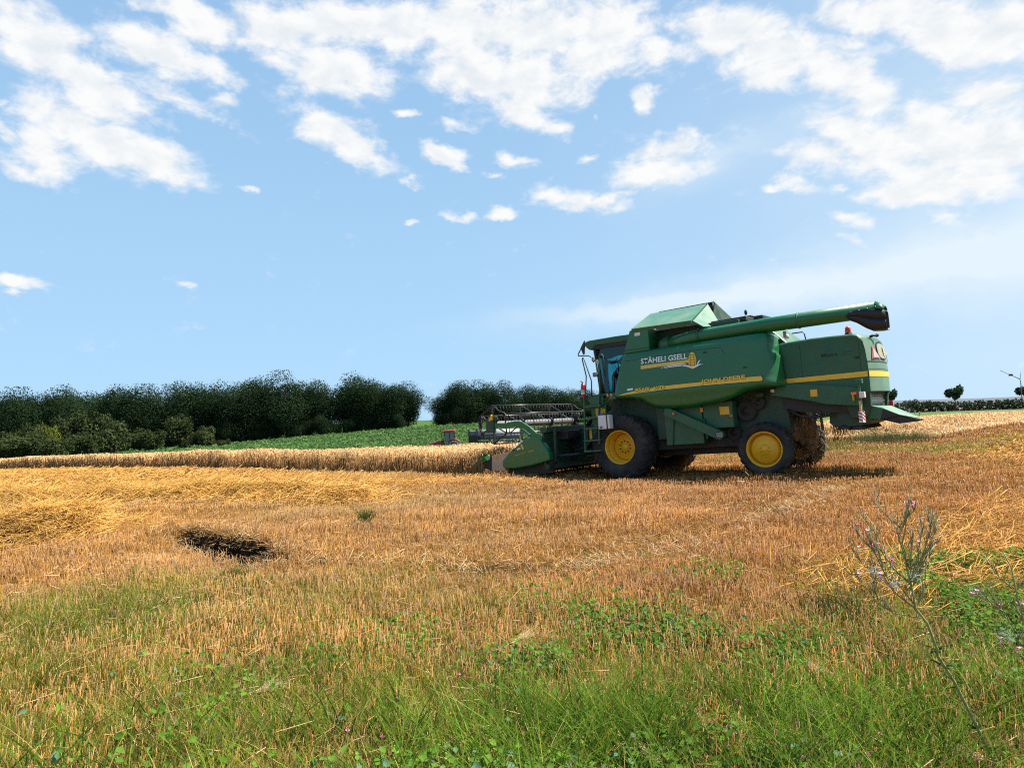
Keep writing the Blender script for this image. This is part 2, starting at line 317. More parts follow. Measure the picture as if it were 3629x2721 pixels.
def _tps_fit(P):
    n = len(P); d = np.hypot(P[:,None,0]-P[None,:,0], P[:,None,1]-P[None,:,1])
    K = np.where(d > 0, d*d*np.log(d+1e-9), 0) + np.eye(n)*1.0
    Q = np.c_[np.ones(n), P[:,:2]]
    A = np.block([[K, Q],[Q.T, np.zeros((3,3))]]); return np.linalg.solve(A, np.r_[P[:,2], 0,0,0])
_TW = _tps_fit(CTRL)
RUT = [(-5.6,11.6),(-4.9,10.75),(-3.95,9.75),(-3.2,8.9),(-2.5,8.35),(-1.3,7.85),(-.3,7.55)]
RUT2 = [(.48,7.54),(1.4,8.3),(2.38,9.08),(3.8,10.9),(5.32,12.6),(6.5,14)]
SWATH1 = [(-8.8,10.5),(-7.7,10.75),(-7.2,11.06),(-6.6,11.3)]
SWATH2 = [(-16,18.5),(-12.1,16.8),(-9.9,15.7),(-8.5,16.2),(-6.6,16.1),(-4.6,15.2),(-3.1,14.5)]
def rut_side(x, y):
    """signed distance to the rut's bank (plus = beyond it) and how deep the rut is there"""
    d = np.full(np.shape(x), 1e9); s = np.zeros(np.shape(x))
    for (x0,y0),(x1,y1) in zip(RUT[:-1], RUT[1:]):
        dx, dy = x1-x0, y1-y0; l = math.hypot(dx, dy); t = np.clip(((x-x0)*dx+(y-y0)*dy)/(l*l), 0, 1)
        dd = np.hypot(x-x0-t*dx, y-y0-t*dy); sg = np.sign((x-x0)*(-dy)+(y-y0)*dx); k = dd < d
        s = np.where(k, dd*sg, s); d = np.minimum(d, dd)
    s = s + .30*(vnoise(x, y, 2.2, 15, 3)-.5) + .16*(vnoise(x, y, 7.0, 16, 2)-.5)
    return s, smooth(-2.4, -3.3, x)*smooth(-5.5, -4.9, x)*.92+.08*smooth(-6, -5, x)*smooth(.2, -1, x)
def height(x, y):
    x = np.asarray(x, float); y = np.asarray(y, float); sh = x.shape
    xr = x.ravel(); yr = y.ravel(); rr = np.hypot(xr, yr); k = np.minimum(1, 420/np.maximum(rr, 1e-6)); xc = xr*k; yc = yr*k
    z = np.empty(len(xr))
    for i in range(0, len(xr), 60000):
        a = xc[i:i+60000]; b = yc[i:i+60000]
        d = np.hypot(a[:,None]-CTRL[None,:,0], b[:,None]-CTRL[None,:,1])
        z[i:i+60000] = (np.where(d > 0, d*d*np.log(d+1e-9), 0))@_TW[:-3] + _TW[-3]+_TW[-2]*a+_TW[-1]*b
    near = 1-smooth(25, 60, rr)
    z = z + near*((vnoise(xr, yr, .40, 3, 3)-.5)*.15 + (vnoise(xr, yr*1.6, 1.1, 6, 2)-.5)*.07 + (vnoise(xr, yr, 3.0, 9, 2)-.5)*.035)
    s, wt = rut_side(xr, yr)
    z = z + wt*(-.20*smooth(-1.5, -.25, s)*smooth(.14, -.02, s) + .06*smooth(-.02, .14, s)*smooth(.9, .25, s))
    z = z - smooth(.45, .1, seg_dist(xr, yr, RUT2))*.10*(.4+.9*vnoise(xr, yr, 1.4, 19, 2))
    return z.reshape(sh)

# ------------------------------------------------------------------ where the combine stands (also orients the cut edge of the crop)
MA = Matrix.Translation((3.7724, 19.8932, -.1770)) @ Matrix.Rotation(math.pi-.67127, 4, 'Z') @ Matrix.Rotation(.04988, 4, 'Y') @ Matrix.Rotation(-.0014, 4, 'X')
_ca, _sa = math.cos(.67127), math.sin(.67127)
def m2w(x, y): return (3.7724 - _ca*x - _sa*y, 19.8932 + _sa*x - _ca*y)
def w2m(X, Y):
    dx = X-3.7724; dy = Y-19.8932; return (-_ca*dx+_sa*dy, -_sa*dx-_ca*dy)
STRIP = [m2w(4.3, 2.25), m2w(20, 2.3), m2w(40, 2.1), m2w(76, 2.2), m2w(76, -9), m2w(40, -9), m2w(4.3, -9)]
BLOCK = [(7.5, 30.0), (12.5, 30.6), (17.3, 29.6), (20.5, 32.3), (24, 36.4), (31, 43), (47, 59), (75, 84), (60, 90), (20, 84), (2, 60), (6.5, 37)]
FIELD = [(-58, 96), (-36, 70), (-10, 58), (3, 55), (18, 92), (22, 168), (8, 166), (-20, 166), (-50, 164), (-80, 166), (-82, 140)]
GRASSY = [(12.5, 21.0), (17, 25.5), (24, 31), (40, 42)]

def greenness(x, y):
    g = smooth(7.9, 5.1, y + .6*np.sin(x*.9) + .7*smooth(-1, 2, x) - .7*smooth(2, 3, x) - .9*smooth(-2, -4.5, x))
    s2 = smooth(1.9, .3, seg_dist(x, y, [(7.6, 25), (12, 23.7), (15.3, 21.8), (19, 21.2)]))*.9*smooth(.3, .5, vnoise(x, y, .7, 34, 3)); n = vnoise(x, y, .9, 21, 3)
    g = g*smooth(.30, .58, n+.26*g+.34*smooth(.3, -1.2, x)*smooth(6.2, 5.0, y)+.12*smooth(4.2, 3.4, y))*(1-.45*smooth(.2, .8, np.sin(x*.55+1.9))*smooth(4.2, 5.6, y))
    s = smooth(2.2, .3, seg_dist(x, y, GRASSY))*.85 + smooth(1.6, .2, seg_dist(x, y, [(8.5, 21.5), (11, 23), (14, 25)]))*.6
    s = s*smooth(.32, .6, vnoise(x, y, .55, 33, 3))
    return np.clip(g+s+s2, 0, 1)
def golden(x, y):
    """bright fallen straw on the ground"""
    mx_, my_ = w2m(x, y)
    band = smooth(15.8, 18.5, y + .12*x + 2.2*(vnoise(x, y, .35, 99, 2)-.5))*smooth(2.5, -1.5, x)*smooth(3.2, 4.5, my_)
    lane = smooth(3.4, .6, seg_dist(x, y, [(13.5, 17), (20, 24.5), (28, 34), (40, 48)]))
    sw = smooth(1.5, .2, seg_dist(x, y, SWATH2)) + smooth(1.2, .2, seg_dist(x, y, SWATH1))
    right = smooth(1.6, .2, seg_dist(x, y, [(3.6, 6.3), (5.2, 7.6), (8, 10)]))*.8
    return np.clip(band*.9+lane*.8+sw+right, 0, 1)
def earth(x, y):
    s, wt = rut_side(x, y); return np.clip(smooth(-.24, -.12, s)*smooth(.16, .10, s)*wt*(.5+1.5*vnoise(x, y, 3.6, 89, 2)) + .8*smooth(.45,.6,vnoise(x, y, 1.5, 88, 2))*smooth(.34,.12,seg_dist(x, y, RUT+RUT2))+0*smooth(.4, .1, seg_dist(x, y, RUT2)), 0, 1)

# ------------------------------------------------------------------ ground sheet
ang = np.concatenate([np.linspace(-180, -52, 40, endpoint=False), np.linspace(-52, 52, 620, endpoint=False), np.linspace(52, 180, 41)])
rad = np.concatenate([[0.02], .5*1.0115**np.arange(0, 360), 30.9*1.035**np.arange(0, 142)])
aa, rr_ = np.meshgrid(np.radians(ang), rad)
gx = rr_*np.sin(aa); gy = rr_*np.cos(aa); gz = height(gx, gy)
ni, nj = gx.shape
gq = (np.arange(ni-1)[:,None]*nj + np.arange(nj-1)[None,:]).ravel()
gq = np.stack([gq, gq+nj, gq+nj+1, gq+1], 1)
def ground_colour(x, y):
    c = np.array([.15, .078, .022])[None]*(.75+.5*vnoise(x, y, .7, 5, 4))[:,None]
    g = greenness(x, y)[:,None]; c = c*(1-.55*g) + np.array([.095, .10, .03])*.55*g
    g = golden(x, y)[:,None]; c = c*(1-.85*g) + np.array([.30, .165, .04])*.85*g
    e = earth(x, y)[:,None]; c = c*(1-e) + np.array([.014, .011, .008])*e
    dist = np.hypot(x, y)
    crop = (inpoly(x, y, STRIP) | inpoly(x, y, BLOCK))[:,None]; c = np.where(crop, np.array([.20, .12, .06]), c)
    gr = smooth(58, 66, dist)[:,None]; c = c*(1-gr) + np.array([.055, .105, .03])*gr
    verge = (smooth(80, 88, y)*smooth(125, 118, y)*smooth(20, 40, x))[:,None]; c = c*(1-verge)+np.array([.07, .14, .035])*verge
    far = smooth(118, 124, y)[:,None]*smooth(25, 40, x)[:,None]; c = c*(1-far) + np.array([.13, .115, .10])*(.6+.7*vnoise(x, y, .006, 8, 3))[:,None]*far
    return c
gcol = ground_colour(gx.ravel(), gy.ravel())
m = leafmat('ground_soil', 0.0, var=.45, vscale=7.0)
tag(link('ground', np_mesh('ground', np.stack([gx, gy, gz], -1), gq, tint=gcol, material=m, smooth=True)), 'stubble field sloping gently down to the left', None, None, 'structure')

# low ridge on the right-hand horizon, bluish haze mixed into its colour
hx = np.linspace(60, 1500, 120); P = []
for k, f in enumerate((0, .35, .7, 1.0, .8, 0)):
    P.append([(x, 640+60*k+x*.15, height(np.array([x*.3]), np.array([420.]))[0]-2 + f*(2.6+3.2*vnoise(np.array([x]), np.array([0.]), .004, 4)[0]+x*.006)) for x in hx])
tag(MB().grid(P).build('hills', mat('ridge_haze_tint', (.062, .072, .088), .95, var=.35, vscale=.02)), kind='structure')

# ------------------------------------------------------------------ many-blade meshes
def sticks(P0, P1, w0, w1, c0, c1):
    """three-sided stems between point arrays"""
    P0 = np.asarray(P0, np.float32); P1 = np.asarray(P1, np.float32); n = len(P0)
    d = P1-P0; d /= np.linalg.norm(d, axis=1, keepdims=True)+1e-9
    ref = np.where(np.abs(d[:,2:3]) > .8, np.array([[1.,0,0]]), np.array([[0,0,1.]]))
    a = np.cross(d, ref); a /= np.linalg.norm(a, axis=1, keepdims=True); b = np.cross(d, a)
    ph = rng.random(n)*6.283
    vs = np.empty((n, 6, 3), np.float32); cs = np.empty((n, 6, 3), np.float32)
    for k in range(3):
        q = (np.cos(ph+k*2.0944)[:,None]*a+np.sin(ph+k*2.0944)[:,None]*b)
        vs[:,k] = P0+q*np.reshape(w0, (-1,1)); vs[:,3+k] = P1+q*np.reshape(w1, (-1,1))
    cs[:,:3] = c0[:,None]; cs[:,3:] = c1[:,None]
    base = (np.arange(n)*6)[:,None]
    q = np.concatenate([base+np.array([[0,1,4,3]]), base+np.array([[1,2,5,4]]), base+np.array([[2,0,3,5]])])
    t = base+np.array([[3,4,5]])
    return vs.reshape(-1,3), q, t, cs.reshape(-1,3)
def ribbons(P0, vec, bend, w, c0, c1, seg=3):
    """curved flat blades: start, length vector, sideways/down bend vector"""
    n = len(P0); d = vec/(np.linalg.norm(vec, axis=1, keepdims=True)+1e-9)
    th = rng.random(n)*6.283; side = np.stack([np.cos(th), np.sin(th), np.zeros(n)], 1)
    side -= d*np.sum(side*d, 1, keepdims=True); side /= np.linalg.norm(side, axis=1, keepdims=True)+1e-9
    m_ = seg+1; vs = np.empty((n, m_, 2, 3), np.float32); cs = np.empty((n, m_, 2, 3), np.float32)
    for i in range(m_):
        t = i/seg; p = P0+vec*t+bend*t*t; ww = w*(1-.88*t**1.6)
        vs[:,i,0] = p-side*ww[:,None]/2; vs[:,i,1] = p+side*ww[:,None]/2
        cs[:,i,:] = (c0*(1-t)+c1*t)[:,None]
    base = (np.arange(n)*m_*2)[:,None]; q = []
    for i in range(seg): q.append(base+np.array([[2*i, 2*i+1, 2*i+3, 2*i+2]]))
    return vs.reshape(-1,3), np.concatenate(q), np.zeros((0,3), int), cs.reshape(-1,3)
def leaves(P, nrm, axis, ln, wd, col, fold=.15):
    """pointed oval leaves, slightly folded on the midrib"""
    n = len(P); nrm = nrm/np.linalg.norm(nrm, axis=1, keepdims=True)
    axis = axis-nrm*np.sum(axis*nrm, 1, keepdims=True); axis /= np.linalg.norm(axis, axis=1, keepdims=True)+1e-9
    sd_ = np.cross(nrm, axis); L_ = np.reshape(ln, (-1,1)); W_ = np.reshape(wd, (-1,1))
    vs = np.empty((n, 6, 3), np.float32)
    vs[:,0] = P; vs[:,1] = P+axis*L_*.35+sd_*W_*.5+nrm*W_*fold; vs[:,2] = P+axis*L_*.72+sd_*W_*.36+nrm*W_*fold*.6
    vs[:,3] = P+axis*L_-nrm*L_*.1; vs[:,4] = P+axis*L_*.72-sd_*W_*.36+nrm*W_*fold*.6; vs[:,5] = P+axis*L_*.35-sd_*W_*.5+nrm*W_*fold
    base = (np.arange(n)*6)[:,None]
    q = np.concatenate([base+np.array([[0,1,2,3]]), base+np.array([[0,3,4,5]])])
    return vs.reshape(-1,3), q, np.zeros((0,3), int), np.repeat(col, 6, 0)
def merge(*G):
    V = []; Q = []; T = []; C_ = []; o = 0
    for v, q, t, c in G:
        V.append(v); Q.append(q+o); T.append(t+o); C_.append(c); o += len(v)
    return np.concatenate(V), np.concatenate(Q), np.concatenate(T), np.concatenate(C_)
def obj_from(name, G, material):
    v, q, t, c = G; return link(name, np_mesh(name, v, q, t, c, material))
def polar(n, r0, r1, a=47):
    """even scatter over the part of the field in front of the camera"""
    th = np.radians(rng.uniform(-a, a, n)); r = np.sqrt(rng.uniform(r0*r0, r1*r1, n)); return r*np.sin(th), r*np.cos(th)
def area(r0, r1, a=47): return math.radians(2*a)/2*(r1*r1-r0*r0)
def mixc(a, b, t): return np.asarray(a)[None]*(1-t[:,None])+np.asarray(b)[None]*t[:,None]

STRAW = leafmat('straw', .14, var=.22, vscale=1.2, gloss=.03)
GRASS = leafmat('grass_blade', .45, var=.25, vscale=2.0)
CROP = leafmat('crop_leaf', .30, var=.2, vscale=.6)
FOLI = leafmat('foliage', .30, var=.3, vscale=.35)

# ------------------------------------------------------------------ stubble
parts_ = []
for r0, r1, den, wd in ((1.4, 5.5, 1350, .0020), (5.5, 9, 1150, .0022), (9, 14, 720, .0028), (14, 22, 300, .0040), (22, 34, 80, .007), (34, 60, 26, .012)):
    n = int(area(r0, r1)*den); x, y = polar(n, r0, r1)
    mx_, my_ = w2m(x, y); rw = np.round(my_/.13)*.13+rng.normal(0, .026, n)   # drill rows
    k_ = (rng.random(n) < .8)*(rw-my_); x = x-_sa*k_; y = y-_ca*k_; my_ = my_+k_
    g = greenness(x, y); gd = golden(x, y); e = earth(x, y)
    keep = ~(inpoly(x, y, STRIP) | inpoly(x, y, BLOCK)) & (rng.random(n) > .52*g) & (rng.random(n) > .75*gd) & (rng.random(n) > 1.1*e)
    keep &= rng.random(n) < .45+.75*vnoise(x, y, 1.7, 41, 3)
    for wy in (1.3, -1.3): keep &= ~((np.abs(my_-wy) < .33) & (mx_ < 1) & (mx_ > -9) & (rng.random(n) < .8))
    x, y, g, gd = x[keep], y[keep], g[keep], gd[keep]; n = len(x); z = height(x, y)
    big = vnoise(x, y, .22, 50, 3); pt = vnoise(x, y, .8, 51, 3)
    my_k = w2m(x, y)[1]; h = (.080+.080*rng.random(n))*(.50+.80*pt)*(.86+.30*smooth(-.3, .5, np.sin(my_k*1.38+.6*vnoise(x, y, .3, 44, 2)*6)))
    lean = rng.normal(0, .16, (n, 2))*h[:,None]; lean[:,0] += .05*h*np.sin(y*.7+x*.3)*2
    # trampled stems beside the wheel ruts
    dr = np.minimum(seg_dist(x, y, RUT), seg_dist(x, y, RUT2)); tr = smooth(.9, .3, dr)*(rng.random(n) < .6)
    lean += (np.stack([np.full(n, .9), np.full(n, -.25)], 1)*h[:,None]*tr[:,None])*rng.choice([-1, 1], (n, 1), p=[.75, .25]); h = h*(1-.55*tr)
    t = np.clip(rng.normal(.42, .3, n), 0, 1)
    c = mixc((.215, .080, .005), (.365, .175, .022), t)
    red = smooth(-2, 5, x+.0*y)*.8
    c = c*(1-.6*red[:,None]) + np.array([.30, .098, .005])*.6*red[:,None]
    grey = smooth(.42, .68, big)*.55*smooth(4, -3, x) + .25*g
    c = c*(1-grey[:,None]) + np.array([.22, .135, .034])*grey[:,None]
    c = c*(.6+.6*rng.random(n))[:,None]*(.78+.44*vnoise(x, y, .5, 55, 3))[:,None]
    P0 = np.stack([x, y, z-.01], 1); P1 = np.stack([x+lean[:,0], y+lean[:,1], z+h], 1)
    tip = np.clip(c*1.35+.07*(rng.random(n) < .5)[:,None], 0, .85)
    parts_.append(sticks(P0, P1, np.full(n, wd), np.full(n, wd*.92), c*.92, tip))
    # dry leaf shreds hanging on the stems
    k = rng.random(n) < .32; m_ = k.sum()
    d2 = rng.normal(0, 1, (m_, 3)); d2[:,2] = np.abs(d2[:,2])*.3-.1; d2 *= (.03+.06*rng.random(m_))[:,None]
    parts_.append(ribbons(P0[k]+(P1-P0)[k]*rng.uniform(.4, 1, (m_, 1)), d2, np.stack([np.zeros(m_), np.zeros(m_), -.04*rng.random(m_)], 1), np.full(m_, wd*2.6), c[k]*1.05, np.clip(c[k]*1.35+.04, 0, .85), 2))
# stems hanging over the broken bank of the rut, clods of earth below it
n = 1000; t = rng.random(n)*4; i_ = np.minimum(t.astype(int), 3)+1; f_ = t-np.floor(t); RA = np.array(RUT)
x = RA[i_-1,0]*(1-f_)+RA[i_,0]*f_; y = RA[i_-1,1]*(1-f_)+RA[i_,1]*f_; o_ = rng.uniform(.0, .42, n); x = x+o_*.60; y = y+o_*.78; s_r, w_r = rut_side(x, y)
k = w_r > .25; x, y, s_r = x[k], y[k], s_r[k]; n = len(x); P0 = np.stack([x, y, height(x, y)+.01], 1); l_ = (.10+.30*rng.random(n)**1.5)
P1 = P0+np.stack([(.55+rng.normal(0,.25,n))*l_, (-.75+rng.normal(0,.2,n))*l_, rng.normal(.12,.25,n)*l_], 1); c = mixc((.40,.22,.08), (.62,.42,.19), rng.random(n))
parts_.append(sticks(P0, P1, np.full(n, .0027), np.full(n, .0022), c*.9, c*1.15))
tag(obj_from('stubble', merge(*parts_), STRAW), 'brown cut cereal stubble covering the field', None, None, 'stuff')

# ------------------------------------------------------------------ loose straw lying on the stubble
parts_ = []
for r0, r1, den, wd in ((1.4, 7, 60, .0017), (7, 14, 26, .003), (14, 24, 16, .0045), (24, 46, 6, .009)):
    n = int(area(r0, r1)*den); x, y = polar(n, r0, r1); gd = golden(x, y)
    keep = ~(inpoly(x, y, STRIP) | inpoly(x, y, BLOCK)); x, y, gd = x[keep], y[keep], gd[keep]; n = len(x)
    z = height(x, y)+.02+.11*rng.random(n); th = rng.random(n)*6.283; ln = .04+.15*rng.random(n)**2.2
    P0 = np.stack([x, y, z], 1); P1 = P0+np.stack([np.cos(th)*ln, np.sin(th)*ln, rng.normal(0, .25, n)*ln], 1)
    c = mixc((.42, .25, .10), (.70, .50, .25), rng.random(n)**1.5)
    parts_.append(sticks(P0, P1, np.full(n, wd), np.full(n, wd), c, c*1.05))
    # flattened, bleached straw along the wheel ruts
for RR_, m_n in ((RUT, 1500), (RUT2, 2600)):
    RA = np.array(RR_); i_ = rng.integers(1, len(RA), m_n); f_ = rng.random(m_n); x = RA[i_-1,0]*(1-f_)+RA[i_,0]*f_+rng.normal(0, .28, m_n); y = RA[i_-1,1]*(1-f_)+RA[i_,1]*f_+rng.normal(0, .22, m_n)
    th = rng.normal(2.2, .7, m_n); ln = .05+.14*rng.random(m_n); P0 = np.stack([x, y, height(x, y)+.012+.05*rng.random(m_n)], 1); P1 = P0+np.stack([np.cos(th)*ln, np.sin(th)*ln, rng.normal(.1, .25, m_n)*ln], 1)
    c = mixc((.46, .27, .11), (.74, .54, .28), rng.random(m_n)); parts_.append(sticks(P0, P1, np.full(m_n, .0024), np.full(m_n, .0022), c, c*1.05))
    # golden ground: thick chaff and chopped straw
for r0, r1, den, wd in ((5, 14, 420, .0032), (14, 24, 260, .005), (24, 50, 70, .011)):
    n = int(area(r0, r1)*den); x, y = polar(n, r0, r1); gd = golden(x, y)
    keep = ~(inpoly(x, y, STRIP) | inpoly(x, y, BLOCK)) & (rng.random(n) < gd*1.05); x, y = x[keep], y[keep]; n = len(x)
    z = height(x, y)+.01+.13*rng.random(n)**.8*(.4+1.2*vnoise(x, y, .9, 71, 3)); th = rng.normal(.9, .9, n); ln = .08+.20*rng.random(n)
    P0 = np.stack([x, y, z], 1); P1 = P0+np.stack([np.cos(th)*ln, np.sin(th)*ln, rng.normal(0, .3, n)*ln], 1)
    c = mixc((.36, .165, .024), (.62, .345, .080), rng.random(n))*(.8+.35*rng.random(n))[:,None]
    parts_.append(sticks(P0, P1, np.full(n, wd), np.full(n, wd), c, c))
tag(obj_from('loose_straw', merge(*parts_), STRAW), 'loose golden straw scattered over the stubble', None, None, 'stuff')

# straw swaths: heaped rows, built from long stems over a low mound
def swath(pts, width, hgt, n, label):
    P = np.array(pts, float); sl_ = np.linalg.norm(np.diff(P, axis=0), axis=1); cum = np.r_[0, np.cumsum(sl_)]
    def at(s): return np.stack([np.interp(s, cum, P[:,0]), np.interp(s, cum, P[:,1])], 1)
    s = rng.random(n)*cum[-1]; o = rng.normal(0, .36, n); p = at(s); q = at(np.minimum(s+.05, cum[-1]))-at(np.maximum(s-.05, 0)); q /= np.linalg.norm(q, axis=1, keepdims=True)+1e-9
    nx = np.stack([-q[:,1], q[:,0]], 1); xy = p+nx*(o*width)[:,None]
    lump = .45+1.0*vnoise(xy[:,0], xy[:,1], 1.1, 90, 3); top = hgt*np.exp(-(o/.42)**2)*lump
    z = height(xy[:,0], xy[:,1])+.03+top*rng.random(n)**.45
    th = rng.random(n)*6.283; ln = .14+.30*rng.random(n)
    P0 = np.stack([xy[:,0], xy[:,1], z], 1); P1 = P0+np.stack([np.cos(th)*ln, np.sin(th)*ln, rng.normal(-.05, .28, n)*ln], 1)
    c = mixc((.48, .25, .045), (.74, .44, .115), rng.random(n))*(.85+.4*rng.random(n))[:,None]
    w = np.full(n, .0036 if cum[-1] < 6 else .0046)
    tag(obj_from('straw_swath', sticks(P0, P1, w, w, c, c), STRAW), label, 'straw swath')
swath(SWATH1, 1.3, .42, 14000, 'short golden heap of loose straw at the left edge, nearest the camera')
swath(SWATH2, 1.5, .34, 22000, 'long golden row of raked straw running across the field on the left')

# ------------------------------------------------------------------ standing grain
def standing(name, label, poly, edges, den_in, den_edge, wscale):
    xs = [p[0] for p in poly]; ys = [p[1] for p in poly]; parts = []
    A_ = (max(xs)-min(xs))*(max(ys)-min(ys))
    def pts_in(n):
        x = rng.uniform(min(xs), max(xs), n); y = rng.uniform(min(ys), max(ys), n); k = inpoly(x, y, poly) & (np.abs(x) < y*.80+2); return x[k], y[k]
    x, y = pts_in(int(A_*den_in))
    ex = []; ey = []
    for (a, b) in edges:
        (x0,y0), (x1,y1) = a, b; ln = math.hypot(x1-x0, y1-y0); n = int(ln*1.6*den_edge)
        t = rng.random(n); o = rng.random(n)**1.3*1.6; nx, ny = -(y1-y0)/ln, (x1-x0)/ln
        xx = x0+(x1-x0)*t+nx*o*1.0; yy = y0+(y1-y0)*t+ny*o
        k = inpoly(xx, yy, poly); ex.append(xx[k]); ey.append(yy[k])
        xx = x0+(x1-x0)*t-nx*o; yy = y0+(y1-y0)*t-ny*o
        k = inpoly(xx, yy, poly); ex.append(xx[k]); ey.append(yy[k])
    x = np.concatenate([x]+ex); y = np.concatenate([y]+ey); n = len(x); z = height(x, y)
    dist = np.hypot(x, y); w = .0030*np.maximum(1, dist/14)*wscale
    ramp = 1.0 if poly is STRIP else .38+.62*smooth(.2, 3.5, seg_dist(x, y, poly[:7])); h = ramp*(.66+.16*rng.random(n))*(.86+.28*vnoise(x, y, .5, 60, 3)); ln = rng.normal(0, .10, (n, 2))*h[:,None]
    P0 = np.stack([x, y, z], 1); P1 = np.stack([x+ln[:,0], y+ln[:,1], z+h], 1)
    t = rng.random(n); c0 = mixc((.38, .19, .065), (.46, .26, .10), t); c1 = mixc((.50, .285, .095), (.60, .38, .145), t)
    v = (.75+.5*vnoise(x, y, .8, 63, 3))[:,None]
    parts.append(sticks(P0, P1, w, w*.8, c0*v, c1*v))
    th = rng.random(n)*6.283; hl = .10+.07*rng.random(n)
    vec = np.stack([np.cos(th)*hl*.7, np.sin(th)*hl*.7, hl*.55], 1); bend = np.stack([np.cos(th)*hl*.3, np.sin(th)*hl*.3, -hl*1.1], 1)
    ch = mixc((.53, .33, .15), (.66, .46, .24), rng.random(n))*v
    parts.append(ribbons(P1, vec, bend, w*4.6, ch, ch*1.1, 2))
    # dense growth below the ears
    st = .45; X, Y = np.meshgrid(np.arange(min(xs), max(xs), st), np.arange(min(ys), max(ys), st)); X = X.ravel(); Y = Y.ravel()
    ok = inpoly(X, Y, poly) & (np.abs(X) < Y*.8+3); dmin = np.full(len(X), 1e9)
    pl = list(poly)+[poly[0]]; dmin = seg_dist(X, Y, pl); ok &= dmin > .5
    X, Y = X[ok], Y[ok]; Z = height(X, Y)+.46*(1 if poly is STRIP else .35+.65*smooth(.2, 3.5, seg_dist(X, Y, poly[:7])))+.12*vnoise(X, Y, 1.3, 66, 3); k = len(X); s_ = st*.75
    V = np.stack([np.stack([X+a*s_, Y+b*s_, Z+cz], 1) for a, b, cz in ((-1,-1,0),(1,-1,.03),(1,1,0),(-1,1,-.03))], 1).reshape(-1,3)
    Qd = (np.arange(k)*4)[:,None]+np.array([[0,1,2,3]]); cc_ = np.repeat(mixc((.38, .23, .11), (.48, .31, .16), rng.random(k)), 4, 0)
    parts.append((V, Qd, np.zeros((0,3), int), cc_))
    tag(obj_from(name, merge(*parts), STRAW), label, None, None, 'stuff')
standing('standing_grain', 'standing ripe grain in a strip ahead of the combine', STRIP, [(STRIP[0], STRIP[1]), (STRIP[1], STRIP[2]), (STRIP[2], STRIP[3]), (STRIP[6], STRIP[0])], 55, 260, 1.0)
standing('standing_grain', 'standing ripe grain in the block behind the combine on the right', BLOCK, list(zip(BLOCK[:7], BLOCK[1:8])), 26, 120, 1.0)

# ------------------------------------------------------------------ green root crop on the far slope
xs = rng.uniform(-84, 24, 330000); ys = rng.uniform(54, 170, 330000); k = inpoly(xs, ys, FIELD); xs, ys = xs[k], ys[k]; n = len(xs)
zz = height(xs, ys)+.30+.38*rng.random(n)*(.6+.8*vnoise(xs, ys, .5, 77, 3)); th = rng.random(n)*6.283
nr = np.stack([rng.normal(0, .7, n), rng.normal(0, .7, n), np.ones(n)], 1); ax = np.stack([np.cos(th), np.sin(th), rng.normal(.3, .4, n)], 1)
sz = (.22+.20*rng.random(n))*np.maximum(1, ys/95)
c = mixc((.065, .135, .040), (.115, .20, .065), rng.random(n))*(.7+.6*vnoise(xs, ys, .25, 78, 3))[:,None]
G1 = leaves(np.stack([xs, ys, zz], 1), nr, ax, sz, sz*.6, c)
X, Y = np.meshgrid(np.arange(-84, 24, .8), np.arange(54, 170, .8)); X = X.ravel(); Y = Y.ravel(); k = inpoly(X, Y, FIELD); X, Y = X[k], Y[k]; Z = height(X, Y)+.22+.1*vnoise(X, Y, .7, 79, 2); kk = len(X); s_ = .6
V = np.stack([np.stack([X+a*s_, Y+b*s_, Z+cz], 1) for a, b, cz in ((-1,-1,-.12),(1,-1,-.06),(1,1,.08),(-1,1,.02))], 1).reshape(-1,3)
G2 = (V, (np.arange(kk)*4)[:,None]+np.array([[0,1,2,3]]), np.zeros((0,3), int), np.repeat(mixc((.05, .11, .03), (.08, .145, .045), rng.random(kk)), 4, 0))
tag(obj_from('green_crop', merge(G1, G2), CROP), 'low green root crop covering the slope below the wood', None, None, 'stuff')

# ------------------------------------------------------------------ grass and weeds growing through the stubble
parts_ = []
for r0, r1, den, wd in ((1.4, 4.6, 3600, .0046), (4.6, 8.5, 2300, .0052), (8.5, 16, 70, .007), (16, 40, 160, .011)):
    n = int(area(r0, r1)*den); x, y = polar(n, r0, r1); g = greenness(x, y)
    k = (rng.random(n) < g*(.35+1.0*vnoise(x, y, 3.1, 97, 2))+.012) & ~(inpoly(x, y, STRIP) | inpoly(x, y, BLOCK)); x, y, g = x[k], y[k], g[k]; n = len(x); z = height(x, y)
    h = (.05+.19*rng.random(n)**1.7)*(.30+1.25*vnoise(x, y, 2.3, 91, 3))*(1+.35*smooth(4.4, 3.2, y)*smooth(-.5, 1, x)); th = rng.random(n)*6.283; l = h*(.15+.5*rng.random(n))
    vec = np.stack([np.cos(th)*l*.4, np.sin(th)*l*.4, h], 1); bend = np.stack([np.cos(th)*l, np.sin(th)*l, -h*.25*rng.random(n)], 1)
    yel = np.clip(np.clip(vnoise(x, y, .8, 92, 3)*1.3-.15+rng.normal(0, .15, n), 0, 1)*smooth(2.5, -2.5, x)+smooth(10, 16, y)*.75, 0, 1)
    c = mixc((.085, .16, .012), (.22, .295, .034), rng.random(n)); c = c*(1-.6*yel[:,None])+np.array([.40, .33, .055])*.6*yel[:,None]
    c *= (.45+1.0*vnoise(x, y, 3.0, 96, 3))[:,None]*(.75+.5*rng.random(n))[:,None]; dry = rng.random(n) < .18; c[dry] = np.array([.40, .29, .13])*(.7+.5*rng.random((dry.sum(), 1)))
    parts_.append(ribbons(np.stack([x, y, z], 1), vec, bend, np.full(n, wd)*(.6+.8*rng.random(n)), c*.8, c*1.1, 3))
